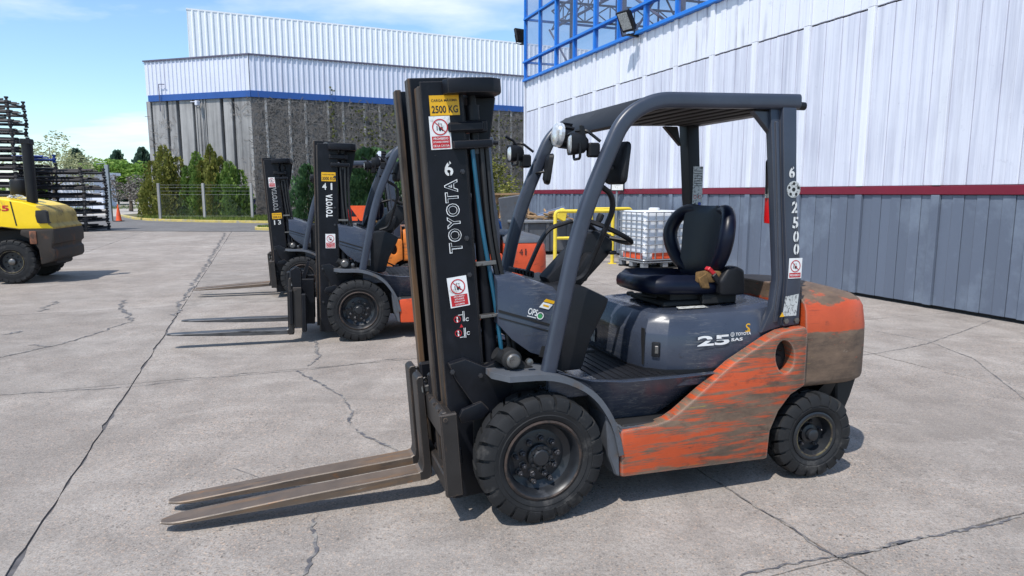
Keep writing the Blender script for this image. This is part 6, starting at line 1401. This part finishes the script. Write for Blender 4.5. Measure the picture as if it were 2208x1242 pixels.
# pictograms low on the mast
p = Print()
for sy in (0.035, -0.035):
    p.ring(-0.013, sy, 0.0145, 0.0175, 'red'); p.disc(-0.013, sy+0.009, 0.004, 'white', 0, 8); p.rect(-0.013, sy-0.005, 0.007, 0.020, 'white'); p.rect(-0.013, sy, 0.003, 0.034, 'red', 0.0006, 0.7)
    p.rect(0.017, sy+(0.012 if sy > 0 else -0.002), 0.003, 0.05, 'white'); p.rect(0.0235, sy+(0.012 if sy > 0 else -0.002), 0.003, 0.05, 'white'); p.rect(0.005, sy+(0.020 if sy > 0 else -0.022), 0.024, 0.003, 'white')
    p.ring(0.038, sy-0.006, 0.006, 0.009, 'white', 0, 12); p.rect(0.046, sy-0.006, 0.012, 0.008, 'mast', 0.0006)
p.poly([(-0.004, -0.008), (0.014, -0.008), (0.005, 0.010)], 'red'); p.done('load_pictogram', mast6, (-0.099, 0.3262, 0.872), NEAR_U, NEAR_V)
p = Print(); p.rect(0, 0, 0.075, 0.34, 'label_grey')
for k in range(7): p.rect(0, 0.14-k*0.016, 0.06, 0.004, 'ink', 0.0006)
p.ring(-0.018, -0.03, 0.009, 0.012, 'red', 0.0006); p.ring(0.018, -0.03, 0.009, 0.012, 'red', 0.0006); p.disc(0.018, -0.075, 0.012, 'blue_print', 0.0006); p.rect(-0.018, -0.075, 0.018, 0.010, 'ink', 0.0006); p.rect(0, -0.125, 0.02, 0.016, 'ink', 0.0006)
p.done('instruction_plate', gu6, (-1.45, -0.3985, 1.63), NEAR_U, NEAR_V)
p = Print(); p.poly([(-0.10, -0.03), (0.09, -0.035), (0.10, 0.03), (-0.075, 0.035)], 'label_grey'); p.done('worn_sticker', hood6, (-0.985, 0.285, 0.9915), NEAR_U, (0, -1, 0))
p = Print(); p.rect(0, 0, 0.055, 0.085, 'label_grey'); p.done('worn_sticker', hood6, (-0.6225, -0.22, 0.76), (0, 1, 0), NEAR_V)
p = Print(); p.rect(0, 0, 0.06, 0.035, 'yellow_label'); p.done('small_plate', gu6, (-0.66, -0.4433, 2.085), NEAR_U, NEAR_V)
for ch, x in (('4', -1.78), ('1', -1.835)):
    p = Print(); p.text(ch, 0, 0, 0.072, 'ink', 0, width=0.042 if ch == '4' else 0.014, offset=0.0); p.done('stencil_number', t41[5], (x, 0.5165, 0.90), NEAR_U, NEAR_V)
b = B(); box(b, -1.585-0.003, -1.585, 0, 0.01, 0.9, 0.91); b.free()
# fire extinguisher strapped behind the near rear post
ex = empty('fire_extinguisher', None, loc=t6.location, rot=t6.rotation_euler, label='red fire extinguisher strapped to the rear post of the foreground forklift', cat='fire extinguisher')
b = B(); lathe(b, [(0.03, 1.455), (0.05, 1.46), (0.052, 1.48), (0.052, 1.72), (0.046, 1.755), (0.022, 1.785), (0.018, 1.80)], 20, ax='z', xf=Matrix.Translation((-1.445, 0.365, 0)), caps=True); obj('cylinder', b, 'extred', ex, 50)
b = B(); tube(b, [(-1.445, 0.365, 1.80), (-1.445, 0.365, 1.83)], 0.014, 8); box(b, -1.455, -1.385, 0.355, 0.375, 1.825, 0.004+1.835, 0.002); tube(b, fillet([(-1.40, 0.365, 1.81), (-1.375, 0.37, 1.80), (-1.38, 0.375, 1.62)], 0.03, 4), 0.007, 6); obj('valve', b, 'black', ex)
b = B(); lathe(b, [(0.0535, 1.60), (0.0535, 1.67)], 20, ax='z', xf=Matrix.Translation((-1.445, 0.365, 0))); obj('label_band', b, 'label_grey', ex)
